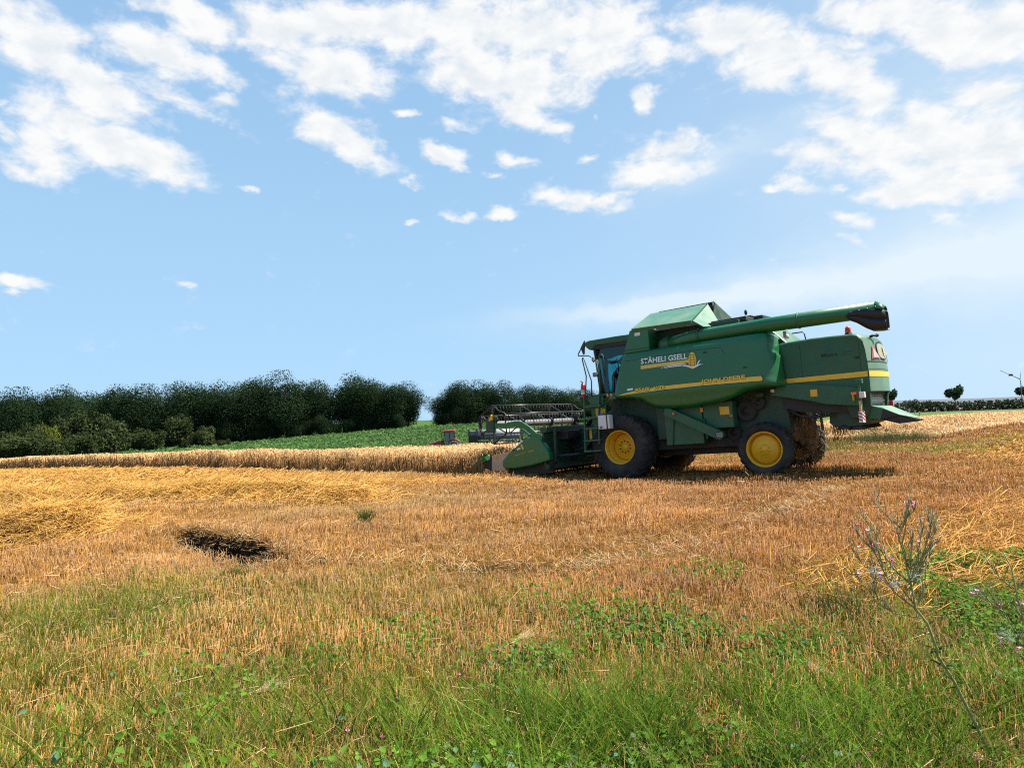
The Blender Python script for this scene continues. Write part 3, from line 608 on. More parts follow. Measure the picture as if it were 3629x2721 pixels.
# long arching blades close to the camera, right of centre
n = 5200; x = np.where(rng.random(n) < .7, rng.normal(.9, .85, n), rng.uniform(-2.6, 2.8, n)); y = rng.normal(3.32, .36, n); k = vnoise(x, y, 2.2, 130, 2) > .42; x = x[k]; y = y[k]; n = len(x); z = height(x, y); h = .15+.24*rng.random(n); th = rng.random(n)*6.283; l = h*(.2+.6*rng.random(n))
c = mixc((.065, .135, .012), (.18, .265, .038), rng.random(n))
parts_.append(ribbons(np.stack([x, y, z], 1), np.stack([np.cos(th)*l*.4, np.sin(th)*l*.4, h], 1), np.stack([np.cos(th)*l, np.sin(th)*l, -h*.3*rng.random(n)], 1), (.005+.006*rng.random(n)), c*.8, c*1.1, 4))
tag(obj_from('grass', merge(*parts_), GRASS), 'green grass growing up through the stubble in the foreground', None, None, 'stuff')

def weedness(x, y):
    w = smooth(6.5, 4.7, y-.55*np.clip(x, -1, 3))*smooth(-2.5, 1.0, x) + .5*smooth(4.8, 3.6, y)*smooth(-1.5, .5, x)
    return np.clip(w, 0, 1)*smooth(.46, .62, vnoise(x, y, 1.15, 120, 3))
parts_ = []
n = int(area(2.9, 8.5)*460); x, y = polar(n, 2.9, 8.5); k = rng.random(n) < weedness(x, y)+.006; x, y = x[k], y[k]; n = len(x); z = height(x, y)
for j in range(5):   # leaves of each shoot
    th = rng.random(n)*6.283; d = .015+.05*rng.random(n); hh = .02+.15*rng.random(n)
    P = np.stack([x+np.cos(th)*d, y+np.sin(th)*d, z+hh], 1); s = (.014+.020*rng.random(n))*(1+.15*smooth(4.3, 3.3, y))
    nr = np.stack([rng.normal(0, .6, n), rng.normal(-.15, .6, n), np.full(n, 1.)], 1); ax = np.stack([np.cos(th), np.sin(th), rng.normal(.1, .35, n)], 1)
    c = mixc((.065, .15, .018), (.17, .29, .045), rng.random(n)); blue = rng.random(n) < .08; c[blue] = np.array([.14, .24, .13])
    parts_.append(leaves(P, nr, ax, s*1.35, s, c))
    P0 = np.stack([x, y, z], 1); cs_ = mixc((.07, .13, .03), (.11, .16, .04), rng.random(n))
    parts_.append(sticks(P0, P, np.full(n, .0011), np.full(n, .0009), cs_, cs_))
tag(obj_from('weeds', merge(*parts_), GRASS), 'small round-leaved weeds creeping among the stubble', None, None, 'stuff')

# ================================================================== the combine harvester (machine frame: x forward, y left, z up)
GRN = mat('green_paint', (.0042, .116, .035), .27, var=.12, vscale=1.6, dust=(.13, .15, .09), dustamt=.16, coat=.2, bump=.12, bscale=2.6)
GRN2 = mat('green_paint_dirty', (.008, .092, .040), .42, var=.18, vscale=3.0, dust=(.16, .17, .12), dustamt=.32, bump=.04)
DGRN = mat('dark_green_steel', (.007, .045, .022), .5, var=.25, vscale=4.0, dust=(.12, .10, .07), dustamt=.4)
YEL = mat('yellow_paint', (.80, .44, .012), .42, var=.10, vscale=5.0, dust=(.42, .26, .08), dustamt=.3, bump=.03)
DECY = mat('yellow_decal', (.82, .50, .03), .4, var=.05, dust=(.35, .28, .14), dustamt=.25)
DECW = mat('white_decal', (.78, .80, .78), .45, var=.05)
DECK = mat('black_decal', (.008, .009, .008), .5)
ORG = mat('orange_sticker', (.70, .28, .03), .5, var=.12)
STK = mat('warning_sticker', (.72, .40, .025), .5, var=.2, vscale=18)
BLK = mat('black_steel', (.012, .012, .012), .55, var=.3, dust=(.10, .085, .06), dustamt=.35)
RUB = mat('tyre_rubber', (.011, .0105, .010), .8, var=.3, vscale=4, dust=(.11, .09, .07), dustamt=.7, bump=.25, bscale=30)
BOOT = mat('black_rubber', (.006, .006, .007), .5)
STEEL = mat('worn_steel', (.42, .41, .40), .38, .75, var=.2, dust=(.20, .16, .11), dustamt=.5)
GREY = mat('grey_metal', (.20, .20, .20), .5, .2, var=.2, dust=(.20, .17, .12), dustamt=.4)
TAN = mat('bare_beige_plate', (.47, .33, .22), .6, var=.12, vscale=7, dust=(.30, .18, .09), dustamt=.4)
CREAM = mat('pale_shutter', (.42, .42, .36), .6, var=.15)
PLAST = mat('white_plastic', (.66, .66, .63), .5, var=.06, vscale=3)
REDL = mat('red_lens', (.55, .03, .02), .2, coat=.4); ORL = mat('orange_lens', (.75, .19, .02), .2, coat=.4); CLL = mat('clear_lens', (.70, .60, .57), .2, coat=.3)
REDP = mat('red_paint', (.36, .012, .014), .35, var=.1); BLUE = mat('blue_cap', (.02, .10, .42), .4)
DUSTG = mat('dust_sheet', (.085, .085, .095), .8, var=.45, vscale=9)
STRAWM = mat('caked_straw', (.24, .165, .085), .9, var=.45, vscale=14, bump=.3)
def glassmat():
    m = bpy.data.materials.new('tinted_glass'); m.use_nodes = True; t = m.node_tree
    for n in list(t.nodes): t.nodes.remove(n)
    o = t.nodes.new('ShaderNodeOutputMaterial'); tr = t.nodes.new('ShaderNodeBsdfTransparent'); tr.inputs[0].default_value = (.22, .60, .63, 1)
    gl = t.nodes.new('ShaderNodeBsdfGlossy'); gl.inputs['Roughness'].default_value = .03
    fr = t.nodes.new('ShaderNodeFresnel'); fr.inputs[0].default_value = 1.5
    mx = t.nodes.new('ShaderNodeMixShader'); t.links.new(fr.outputs[0], mx.inputs[0]); t.links.new(tr.outputs[0], mx.inputs[1]); t.links.new(gl.outputs[0], mx.inputs[2])
    t.links.new(mx.outputs[0], o.inputs[0]); return m
GLASS = glassmat()

K = thing('combine_harvester', 'big green combine harvester with yellow wheels cutting the ripe grain', 'combine harvester', MA)
def text_mesh(txt, size, offset=0., shear=0., spacing=1.0):
    cu = bpy.data.curves.new('t', 'FONT'); cu.body = txt; cu.size = size; cu.offset = offset; cu.shear = shear; cu.space_character = spacing
    cu.fill_mode = 'FRONT'; cu.resolution_u = 3
    o = bpy.data.objects.new('t', cu); COL.objects.link(o); bpy.context.view_layer.update()
    me = bpy.data.meshes.new_from_object(o.evaluated_get(bpy.context.evaluated_depsgraph_get()))
    bpy.data.objects.remove(o); bpy.data.curves.remove(cu)
    v = np.array([p.co[:2] for p in me.vertices]); f = [tuple(p.vertices) for p in me.polygons]; bpy.data.meshes.remove(me)
    return v, f
def lettering(txt, x0, x1, z0, z1, surf, parent, m, lift=.008, offset=0., shear=0., slope=0., name='lettering', spacing=1.0, grow=0.):
    """letters run towards the rear (the reader's right), fitted between x0..x1 and z0..z1, on y = surf(x, z)"""
    v, f = text_mesh(txt, 1.0, offset, shear, spacing); lo = v.min(0); hi = v.max(0); u = (v-lo)/(hi-lo)
    u = u*(1+2*grow*np.array([abs(z1-z0)/abs(x1-x0), 1]))-grow*np.array([abs(z1-z0)/abs(x1-x0), 1])
    P = []
    for a, b in u:
        x = x0+(x1-x0)*a; z = z0+(z1-z0)*b+slope*a; P.append((x, surf(x, z)+lift, z))
    mb = MB(); mb.add(P, f); me = bpy.data.meshes.new(name); me.from_pydata([tuple(p) for p in P], [], f); me.materials.append(m)
    return link(name, me, parent)
def decal(name, pts, surf, parent, m, lift=.005, sub=1):
    """flat sticker outline subdivided to follow the panel"""
    bm = bmesh.new(); vs = [bm.verts.new((x, 0, z)) for x, z in pts]; bm.faces.new(vs); bmesh.ops.triangulate(bm, faces=bm.faces[:])
    for _ in range(sub): bmesh.ops.subdivide_edges(bm, edges=[e for e in bm.edges if e.calc_length() > .12], cuts=1); bmesh.ops.triangulate(bm, faces=bm.faces[:])
    for v in bm.verts: v.co.y = surf(v.co.x, v.co.z)+lift
    bmesh.ops.recalc_face_normals(bm, faces=bm.faces[:])
    me = bpy.data.meshes.new(name); bm.to_mesh(me); bm.free(); me.materials.append(m); return link(name, me, parent)

# ---- big left and right side panels
_bx = [-4.1,-3.86,-3.44,-3.13,-2.62,-2.04,-1.44,-1.22,-1.05,-.81,-.56,-.03, .1]; _bz = [2.08,2.06,2.00,1.87,1.79,1.75,1.775,1.81,1.88,2.035,2.10,2.165,2.17]
_b = list(zip(_bx, _bz))
def zb(x): return float(np.interp(x, _bx, _bz))
def py(x, z):
    """outward position of the panel skin"""
    y = 1.66
    if z > 2.3: y -= .085*((z-2.3)/.95)**2
    else:
        d = (2.3-z); y += .03*math.sin(min(d/.25, 1)*math.pi)-.10*max(0, d-.22)**1.2*1.6
    t = max(0, z-3.12)/.16; y -= .07*min(t, 1)**2
    b = max(0, zb(x)+.10-z)/.10; y -= .07*b*b
    r_ = max(0, (-3.45-x))/.4; y -= .035*min(r_, 1)**2
    f = max(0, x+.35)/.35; y -= .05*f*f
    return y
pys = lambda x, z: py(x, z)+.0165
def side_panel(sg):
    P = []
    cols = list(np.linspace(0, -3.85, 64)); vv = np.concatenate([np.linspace(0, .12, 6), np.linspace(.16, .86, 16), np.linspace(.89, 1, 6)])
    arc = np.linspace(0, 1, 9)[1:]
    for cx_ in cols:
        z0 = zb(cx_); row = []
        for v in vv:
            z = z0+(3.28-z0)*v; u = 1-cx_/-3.85; x = cx_-(.36*max(0, z-2.17)/1.1)*max(0, 1-abs(cx_)/1.6)
            row.append((x, sg*py(x, z), z))
        x, y, z = row[-1]; y = abs(y); row += [(x, sg*(y-.03), z+.022), (x, sg*(y-.10), z+.034), (x, sg*.9, z+.036)]
        b0 = row[0]; row = [(b0[0], b0[1]-sg*.12, b0[2]+.02)]+row
        P.append(row)
    for s in arc:   # rear corner wraps in to the narrower straw hood
        t = s*math.pi/2; row = []
        for (x, y, z) in P[len(cols)-1]:
            ay = abs(y); sh = .30 if z > 2.9 else .34
            ny = ay-(ay-1.02)*(1-math.cos(t))if ay > 1.02 else ay
            row.append((x-sh*math.sin(t)-.05*s*(3.2-z), sg*ny, z-(.16*s*s if z > 2.6 else .16*s*s*max(0, z-2.06)/.54)))
        P.append(row)
    return MB().grid(P).build('side_panel', GRN, K, solid=.03)
side_panel(1); tag(side_panel(-1))
# panel seams
def groove(pts, parent=K, m=DECK, r=.006):
    return MB().tube([(x, pys(x, z)+.001, z) for x, z in pts], r, 5).build('panel_seam', m, parent)
groove([(-.40, 3.09), (-1.2, 3.10), (-2.1, 3.12), (-3.0, 3.10), (-3.04, 3.0), (-3.1, 2.9)], r=.0045)
stripe_o = [(-.13, 2.208), (-.30, 2.245), (-.5, 2.272), (-.8, 2.30), (-1.5, 2.335), (-2.45, 2.328), (-3.2, 2.322), (-3.90, 2.312), (-3.925, 2.30), (-3.925, 2.208), (-3.90, 2.198), (-3.2, 2.218), (-2.45, 2.236), (-1.5, 2.238), (-.8, 2.224)]
cxm = np.mean([p[0] for p in stripe_o]); 
for sg, surf in ((1, pys),):
    decal('stripe_outline', [(x+(.012 if x > -.2 else (-.012 if x < -3.85 else 0)), z+(.013 if z > 2.262+.02*(x > -1) else -.013)) for x, z in stripe_o], surf, K, DECK, .004, 4)
    decal('yellow_stripe', stripe_o, surf, K, DECY, .007, 4)
for txt, x0, x1, z0, z1, sh, off in (('9560i', -.66, -1.08, 2.255, 2.355, .1, .035), ('WTS', -1.19, -1.50, 2.262, 2.348, .0, .035), ('JOHN DEERE', -2.46, -3.54, 2.262, 2.378, .0, .042)):
    lettering(txt, x0-.002, x1-.007, z0-.008, z1-.002, pys, K, DECK, .010, off+.008, sh)
    lettering(txt, x0, x1, z0, z1, pys, K, DECY, .016, off, sh)
for x_, z_ in ((-1.0, 3.02), (-2.6, 3.03), (-3.55, 2.55)): MB().box(x_-.05, x_+.05, pys(x_, z_)-.01, pys(x_, z_)+.012, z_-.014, z_+.014).build('panel_latch', BLK, K, .004)
decal('small_label', [(-.43, 2.315), (-.60, 2.325), (-.60, 2.37), (-.43, 2.36)], pys, K, DECW, .006, 0)
# contractor's emblem
lettering('STÄHELI GSELL', -.87, -2.145, 2.955, 3.125, pys, K, DECW, .006, .018, slope=-.022)
decal('emblem_bar', [(-.86, 2.915), (-2.19, 2.905), (-2.19, 2.835), (-.86, 2.822)], pys, K, DECY, .005, 4)
lettering('LOHNUNTERNEHMEN', -.93, -1.80, 2.838, 2.895, pys, K, mat('pale_decal', (.74, .60, .30), .5), .009, .0)
cob = [(-2.27+.105*math.sin(a)*(1 if math.cos(a) < 0 else .95), 2.875+.205*math.cos(a)) for a in np.linspace(0, 2*math.pi, 25)[:-1]]
co = decal('corn_cob', cob, pys, K, DECY, .009, 2)
for k in range(5): MB().tube([(-2.27+.085*s, pys(-2.27, 2.75+.062*k)+.011, 2.755+.062*k+.012*(1-s*s)) for s in (-1, -.5, 0, .5, 1)], .0035, 4).build('kernel_line', DECK, co)
for s in (-1, 1): MB().tube([(-2.27+s*.05*(1 if z < 2.95 else .8), pys(-2.27, z)+.011, z) for z in (2.72, 2.82, 2.92, 3.02)], .0035, 4).build('kernel_line', DECK, co)
def swoosh(top, bot): return decal('white_leaf', top+bot[::-1], pys, K, DECW, .012, 1)
swoosh([(-1.40,2.785),(-1.6,2.822),(-1.85,2.838),(-2.0,2.828),(-2.12,2.80)], [(-1.44,2.783),(-1.6,2.806),(-1.85,2.815),(-2.0,2.802),(-2.07,2.79)])
swoosh([(-1.50,2.770),(-1.65,2.797),(-1.85,2.802),(-2.02,2.785)], [(-1.54,2.766),(-1.65,2.776),(-1.85,2.776),(-1.95,2.768)])
swoosh([(-1.98,2.760),(-2.08,2.785),(-2.17,2.765),(-2.275,2.70)], [(-2.02,2.755),(-2.10,2.745),(-2.18,2.715),(-2.265,2.672)])
swoosh([(-2.27,2.700),(-2.36,2.752),(-2.45,2.765),(-2.55,2.748)], [(-2.285,2.672),(-2.38,2.705),(-2.46,2.740),(-2.53,2.745)])
swoosh([(-2.385,2.765),(-2.42,2.83),(-2.49,2.875)], [(-2.415,2.762),(-2.445,2.80),(-2.48,2.865)])

# ---- chassis and threshing body
body = MB(); body.box(-4.2, .3, -.93, .93, .95, 2.3); body.prism([(.3,1.0),(.3,2.3),(.55,2.3),(.7,1.7),(.6,1.0)], -.75, .75)
body.build('threshing_body', DGRN, K, .02)
MB().box(-3.4, .1, -1.0, -.8, .72, .95).box(-3.4, .1, .8, 1.0, .72, .95).box(-2.9, -.4, -.6, .6, .55, .9).build('chassis_frame', BLK, K, .015)
MB().box(-.28, .28, -1.15, 1.15, .62, 1.12).build('front_axle', BLK, K, .04)
MB().box(-3.86, -3.58, -1.15, 1.15, .52, .76).bar((-3.6, -.9, .70), (-3.6, .9, .70), .06).build('rear_axle', BLK, K, .03)
# sheet-metal guards under the panel, left side
g = MB(); g.box(-2.25, -1.24, 1.02, 1.34, .84, 1.80); g.build('lower_guard', GRN2, K, .015)
MB().box(-3.02, -2.27, 1.0, 1.32, 1.19, 1.82).build('lower_guard', GRN2, K, .015)
MB().box(-1.23, -.95, .95, 1.2, 1.0, 1.85).build('lower_guard', DGRN, K, .015)
decal('warning_sticker', [(-2.70,1.70),(-2.94,1.69),(-2.945,1.50),(-2.71,1.505)], lambda x, z: 1.32, K, STK, .004, 0)
decal('warning_sticker', [(-2.22,1.72),(-2.29,1.715),(-2.29,1.61),(-2.22,1.615)], lambda x, z: 1.345, K, ORG, .004, 0)
for x, z in ((-1.62, 1.62), (-2.98, 1.46)): MB().lathe([(0,.03),(.03,.025),(.036,0)], (x, 1.34 if x < -2.5 else 1.60, z), 12).build('side_reflector', ORL, K)
# clean-grain elevator leg sloping down to the rear
e = MB(); a = Vector((-1.36, 1.47, 1.72)); b = Vector((-2.72, 1.47, 1.02)); e.bar(a, b, .16, .22)
d = (b-a).normalized(); e.lathe([(0,-.08),(.11,-.08),(.11,.08),(0,.08)], b, 18)
e.build('elevator_leg', GRN2, K, .012)
MB().box(-2.82, -2.66, 1.555, 1.565, .97, 1.09).build('elevator_cover', GREY, K, .01)
MB().bar((-2.3, 1.36, 1.45), (-2.35, 1.36, .95), .05).build('guard_brace', DGRN, K); MB().bar((-1.5, 1.36, 1.5), (-1.42, 1.36, .85), .02).build('guard_brace', DGRN, K)
# belts and pulleys in the gap by the rear wheel
for (x, z, r_) in ((-3.25, 1.55, .24), (-3.55, 1.72, .16), (-2.9, 1.05, .18)):
    MB().lathe([(0,.05),(r_*.3,.05),(r_*.35,.02),(r_*.85,.02),(r_,.05),(r_,-.03),(0,-.03)], (x, 1.0, z), 28).build('pulley', BLK, K)
MB().ball((-3.62, 1.12, 1.90), .13, 12, (1,.6,.7)).build('gearbox_cover', DGRN, K)
MB().box(-3.98, -3.90, 1.1, 1.12, 1.93, 2.0).build('number_tag', PLAST, K)

# ---- grain tank, engine deck, unloading auger
MB().prism([(-.45,2.2),(-.45,3.85),(-3.25,3.80),(-3.25,2.2)], -.98, .98).build('grain_tank', DGRN, K, .02)
hb = [(-.33,3.30),(-.55,3.87),(-.60,3.885),(-1.10,3.86),(-1.08,3.30)]
h1 = MB().prism(hb, .96, 1.52).build('hopper_box', GRN, K, .025)
MB().prism(hb, -1.52, -.96).build('hopper_box', GRN, K, .025)
MB().box(-.86, -.70, 1.523, 1.53, 3.71, 3.79).build('pale_plate', PLAST, h1)
MB().box(-1.09, -.36, 1.521, 1.527, 3.365, 3.38).build('panel_seam', DECK, h1)
pale = mat('sunlit_green_lid', (.062, .185, .112), .38, var=.10, vscale=2, dust=(.30, .30, .22), dustamt=.35, coat=.2)  # the lid's paleness under the high sun is put into this green
def sheet(name, pts, m, parent=K, th=.03):
    o = MB().add(pts, [tuple(range(len(pts)))]).build(name, m, parent, solid=th); return o
lid = sheet('tank_lid', [(-.62,1.52,3.90),(-2.27,1.50,3.86),(-2.26,.45,4.38),(-.66,.45,4.39)], pale)
sheet('lid_end', [(-2.30,1.48,3.85),(-2.52,1.38,3.68),(-2.62,.50,3.74),(-2.29,.44,4.37)], pale)
sheet('lid_skirt', [(-.62,1.53,3.885),(-2.27,1.51,3.845),(-2.27,1.49,3.79),(-.62,1.51,3.83)], GRN)
sheet('tank_lid', [(-.62,-1.52,3.90),(-2.27,-1.50,3.86),(-2.26,-.08,4.50),(-.66,-.08,4.50)], DGRN)
sheet('lid_end', [(-2.28,-.06,4.48),(-2.30,.30,3.9),(-2.40,-.3,3.85),(-2.45,-1.48,3.85)], DGRN)
MB().bar((-2.27, .40, 3.85), (-2.24, .36, 4.42), .05).bar((-2.35, .1, 3.8), (-2.24, -.05, 4.48), .04).build('lid_brace', GREY, K)
sheet('lid_gap_dark', [(-.7,.40,3.82),(-2.2,.40,3.82),(-2.2,-.06,4.42),(-.7,-.06,4.42)], BLK, th=.02)  # black sheet stands in for the dark gap between the lids
MB().box(-3.4, -2.5, -1.1, .85, 3.74, 3.86).box(-3.62, -2.8, -.9, .3, 3.80, 3.90).build('tank_rear_cover', BLK, K, .02)
dk = MB(); dk.prism([(-3.25,2.2),(-3.25,3.62),(-3.75,3.60),(-4.08,3.30),(-4.3,3.05),(-4.3,2.2)], -1.0, .78); dk.build('engine_deck', GRN2, K, .05)
MB().tube([(-3.10,.05,3.88),(-3.08,.05,3.98)], .012, 6).ball((-3.12,.05,4.06), .075, 10, (.55,.5,1)).build('deck_mirror', BLK, K)
MB().box(-3.3,-3.0,-.1,.2,3.9,3.95).build('deck_box', BLK, K, .01)
MB().box(-3.25,-2.3,.9,1.15,2.4,3.25).build('auger_recess', BLK, K)
au = MB(); au.tube([(-1.42,1.22,3.40),(-2.2,1.24,3.48),(-4.0,1.25,3.495),(-6.34,1.25,3.475)], .172, 28)
au = au.build('unloading_auger', GRN, K)
MB().lathe([(0,-.16),(.2,-.16),(.21,0),(.2,.1),(0,.1)], (-1.42,1.22,3.40), 24, 'z').tube([(-1.42,1.22,3.2),(-1.42,1.22,3.45),(-1.55,1.22,3.46)], .185, 22).build('auger_elbow', GRN2, au)
MB().lathe([(.178,0),(.196,0),(.196,.05),(.178,.05)], (-2.37,1.24,3.487), 28, 'x').build('auger_flange', GRN2, au); MB().lathe([(.176,0),(.186,0),(.186,.03),(.176,.03)], (-4.75,1.25,3.487), 28, 'x').build('auger_flange', GRN2, au)
# rubber spout: a hood that hangs down from the end
sp = []
for x, zt, zb_, w in ((-5.82,3.47,3.31,.185),(-5.95,3.52,3.24,.19),(-6.12,3.54,3.10,.19),(-6.25,3.52,3.02,.185),(-6.42,3.48,3.0,.175),(-6.53,3.40,3.01,.165)):
    zm = (zt+zb_)/2; hh = (zt-zb_)/2; sp.append([(x, 1.25+w*math.copysign(abs(math.cos(t))**.55, math.cos(t)), zm+hh*math.copysign(abs(math.sin(t))**.55, math.sin(t))) for t in np.linspace(0, 2*math.pi, 25)])
MB().grid(sp).build('spout_hood', BOOT, au, solid=.015)
cp = MB(); cp.grid([[(x, 1.25+w*math.cos(t), z0+.172*math.sin(t)*k) for t in np.linspace(0, math.pi, 13)] for x, w, z0, k in ((-6.34,.172,3.475,1),(-6.45,.17,3.45,.75),(-6.52,.16,3.43,.45))]).build('auger_end_cap', GRN, au, solid=.01)
for k in range(4): MB().ball((-5.88-.16*k, 1.43, 3.475+.012*k), .016, 6).build('bolt', STEEL, au)
MB().bar((-4.38,1.2,3.30),(-4.38,1.2,3.16),.06).build('auger_rest', GREY, K)
MB().lathe([(0,.0),(.05,.0),(.055,.08),(.02,.1)], (-4.40,1.15,3.13), 12, 'z').build('work_lamp', PLAST, K)
MB().tube([(-4.42,.8,3.27),(-4.66,.8,3.27),(-4.70,.8,3.22),(-4.72,.8,3.06)], .014, 8).build('grab_rail', BLK, K)

# ---- straw hood at the rear
prof = [(-4.10,1.90),(-4.10,3.00),(-4.18,3.06),(-4.9,3.08),(-5.72,3.055),(-5.84,3.02),(-5.92,2.93),(-5.965,2.67),(-5.985,2.37),(-5.99,2.08),(-5.985,1.74)]
def rx(x, y, k): return x-(.14*(1-(abs(y)/1.0)**2.2) if k >= 4 else 0)
ys_ = [-1.0,-.985,-.94,-.8,-.5,-.2,.2,.5,.8,.94,.985,1.0]
def prz(z, y): return z-(.05 if abs(y) == 1.0 else (.018 if abs(y) == .985 else 0))
P = [[(rx(x, y, k)+(.03 if abs(y) == 1.0 and k >= 6 else 0), y, prz(z, y) if 1 < k < 7 else z) for k, (x, z) in enumerate(prof)] for y in ys_]
hd = MB(); hd.grid(P); n_ = len(prof)
for sgn, row in ((1, P[-1]), (-1, P[0])): hd.add([p for p in row]+[(-5.98,sgn*1.0,1.74)], [tuple(range(n_))])
hood = hd.build('straw_hood', GRN2, K)
hs_ = lambda x, z: 1.0
def rearx(y, z): return float(np.interp(z, [1.74,2.08,2.37,2.67,2.93], [-5.985,-5.99,-5.985,-5.965,-5.92]))-.14*(1-(abs(y)/1.0)**2.2)
for x_ in (-4.62, -5.86): MB().box(x_-.004, x_+.004, 1.0, 1.003, 1.95, 2.98 if x_ > -5 else 2.9).build('panel_seam', DECK, hood)
for z_ in (2.52, 2.02): MB().box(-5.84, -5.76, 1.0, 1.02, z_-.02, z_+.02).build('hood_latch', BLK, hood, .004)
decal('stripe_outline', [(-4.225,2.225),(-5.99,2.212),(-5.985,2.065),(-4.225,2.098)], hs_, hood, DECK, .002, 0)
decal('yellow_stripe', [(-4.235,2.212),(-5.985,2.20),(-5.98,2.078),(-4.235,2.11)], hs_, hood, DECY, .005, 0)
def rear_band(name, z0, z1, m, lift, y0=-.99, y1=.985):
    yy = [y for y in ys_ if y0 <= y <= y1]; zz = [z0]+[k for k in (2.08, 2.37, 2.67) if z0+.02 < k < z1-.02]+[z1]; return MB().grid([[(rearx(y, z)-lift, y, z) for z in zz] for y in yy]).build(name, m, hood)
rear_band('rear_cover', 1.76, 2.90, mat('sunlit_dusty_green', (.085, .195, .125), .45, var=.15, vscale=3, dust=(.25, .27, .2), dustamt=.35), .010)  # dusty cover, its base green lightened for the sunlit rear face
rear_band('yellow_stripe', 2.078, 2.20, DECY, .016); rear_band('stripe_outline', 2.20, 2.212, DECK, .014)
rear_band('panel_seam', 2.395, 2.42, DECK, .014); rear_band('panel_seam', 2.245, 2.252, DECK, .014)
lettering('Matra', -5.07, -5.42, 2.61, 2.695, hs_, hood, DECK, .003, .02)
MB().box(-5.48,-5.74,1.0,1.003,2.665,2.673).box(-5.46,-5.68,1.0,1.003,2.615,2.622).build('small_print', DECK, hood)
# rear window with its frame and the stickers on the back
def rear_oval(name, cy, cz, ry, rz, m, lift, n=28, pw=2.6):
    lift += .008; pts = [(cy+ry*math.copysign(abs(math.cos(t))**(2/pw), math.cos(t)), cz+rz*math.copysign(abs(math.sin(t))**(2/pw), math.sin(t))) for t in np.linspace(0, 2*math.pi, n+1)[:-1]]
    return MB().add([(rearx(y, z)-lift, y, z) for y, z in pts], [tuple(range(n))]).build(name, m, hood, solid=.004)
rear_oval('window_frame', .02, 2.67, .43, .215, BLK, .010)
rear_oval('rear_window', .05, 2.665, .37, .175, mat('dusty_glass', (.28, .29, .24), .25, var=.2, dust=(.42,.38,.24), dustamt=.6), .020)
rear_oval('yellow_emblem', -.12, 2.66, .09, .12, mat('faded_emblem', (.46, .38, .12), .5), .027)
MB().add([(rearx(y, z)-.030, y, z) for y, z in ((.80,2.47),(.30,2.47),(.66,2.78))], [(0,1,2)]).build('warning_triangle', mat('triangle_red', (.36,.12,.11), .5), hood, solid=.004)
MB().add([(rearx(y, z)-.037, y, z) for y, z in ((.74,2.50),(.40,2.50),(.655,2.72))], [(0,1,2)]).build('triangle_field', mat('triangle_pale', (.44,.40,.36), .5), hood, solid=.004)
rear_oval('speed_disc', -.72, 2.55, .13, .12, PLAST, .02, 20, 2.)
MB().box(-6.03,-6.00,.80,.86,1.86,2.04).build('label_strip', STK, hood)
MB().tube([(-6.02,.55,2.97),(-6.07,.5,3.0),(-6.12,.42,3.0)], .03, 8).ball((-6.13,.4,3.0), .045, 8).build('rear_camera', BLK, K)
bc = MB().lathe([(0,0),(.075,0),(.075,.05),(.06,.055),(0,.055)], (-5.62,.72,3.06), 16, 'z').build('beacon', BLK, K)
MB().lathe([(.062,.05),(.066,.09),(.06,.16),(.04,.19),(0,.2)], (-5.62,.72,3.06), 16, 'z').build('beacon_lens', mat('beacon_lens', (.72,.06,.02), .2, coat=.5), bc)
# opening under the hood: shutter, side cheeks and the straw chute
ck = MB(); ck.prism([(-5.80,1.78),(-5.985,1.74),(-5.97,1.44),(-5.86,1.20),(-5.55,1.20),(-5.4,1.8)], .84, .98); ck.build('hood_cheek', DGRN, K, .01); ck = MB(); ck.prism([(-5.80,1.78),(-5.985,1.74),(-5.94,1.40),(-5.86,1.20),(-5.55,1.20),(-5.4,1.8)], -.98, -.84); ck.build('hood_cheek', DGRN, K, .01)
sh = MB().box(-5.88,-5.84,-.84,.84,1.40,1.72).build('rear_shutter', CREAM, K)
for z, m_ in ((1.66, DECK), (1.56, CREAM), (1.48, GRN2)): MB().box(-5.905,-5.88,-.83,.83,z-.02,z+.02).build('shutter_slat', m_, sh)
MB().box(-5.93,-5.86,-.86,.86,1.70,1.78).build('opening_lip', BLK, K)
ch = sheet('straw_chute', [(-5.93,.85,1.44),(-6.15,.83,1.37),(-6.45,.74,1.20),(-6.82,.2,1.06),(-6.62,-.85,1.06),(-6.02,-.85,1.41)], mat('sunlit_dusty_green', (.10,.235,.155)), th=.02)  # chute shares the cover's sunlit paleness, held in the colour
sheet('chute_cheek', [(-5.93,.86,1.44),(-5.86,.86,1.18),(-6.11,.85,1.14),(-6.17,.85,1.36)], GRN2, ch)
sheet('chute_skirt', [(-6.15,.84,1.36),(-6.11,.84,1.13),(-6.47,.72,1.00),(-6.82,.2,1.04),(-6.46,.74,1.19)], BLK, ch)
for k in range(5): MB().box(-6.25-.1*k, -6.23-.1*k, -.6, -.56, 1.36-.055*k, 1.43-.055*k).build('chute_fin', GREY, ch)
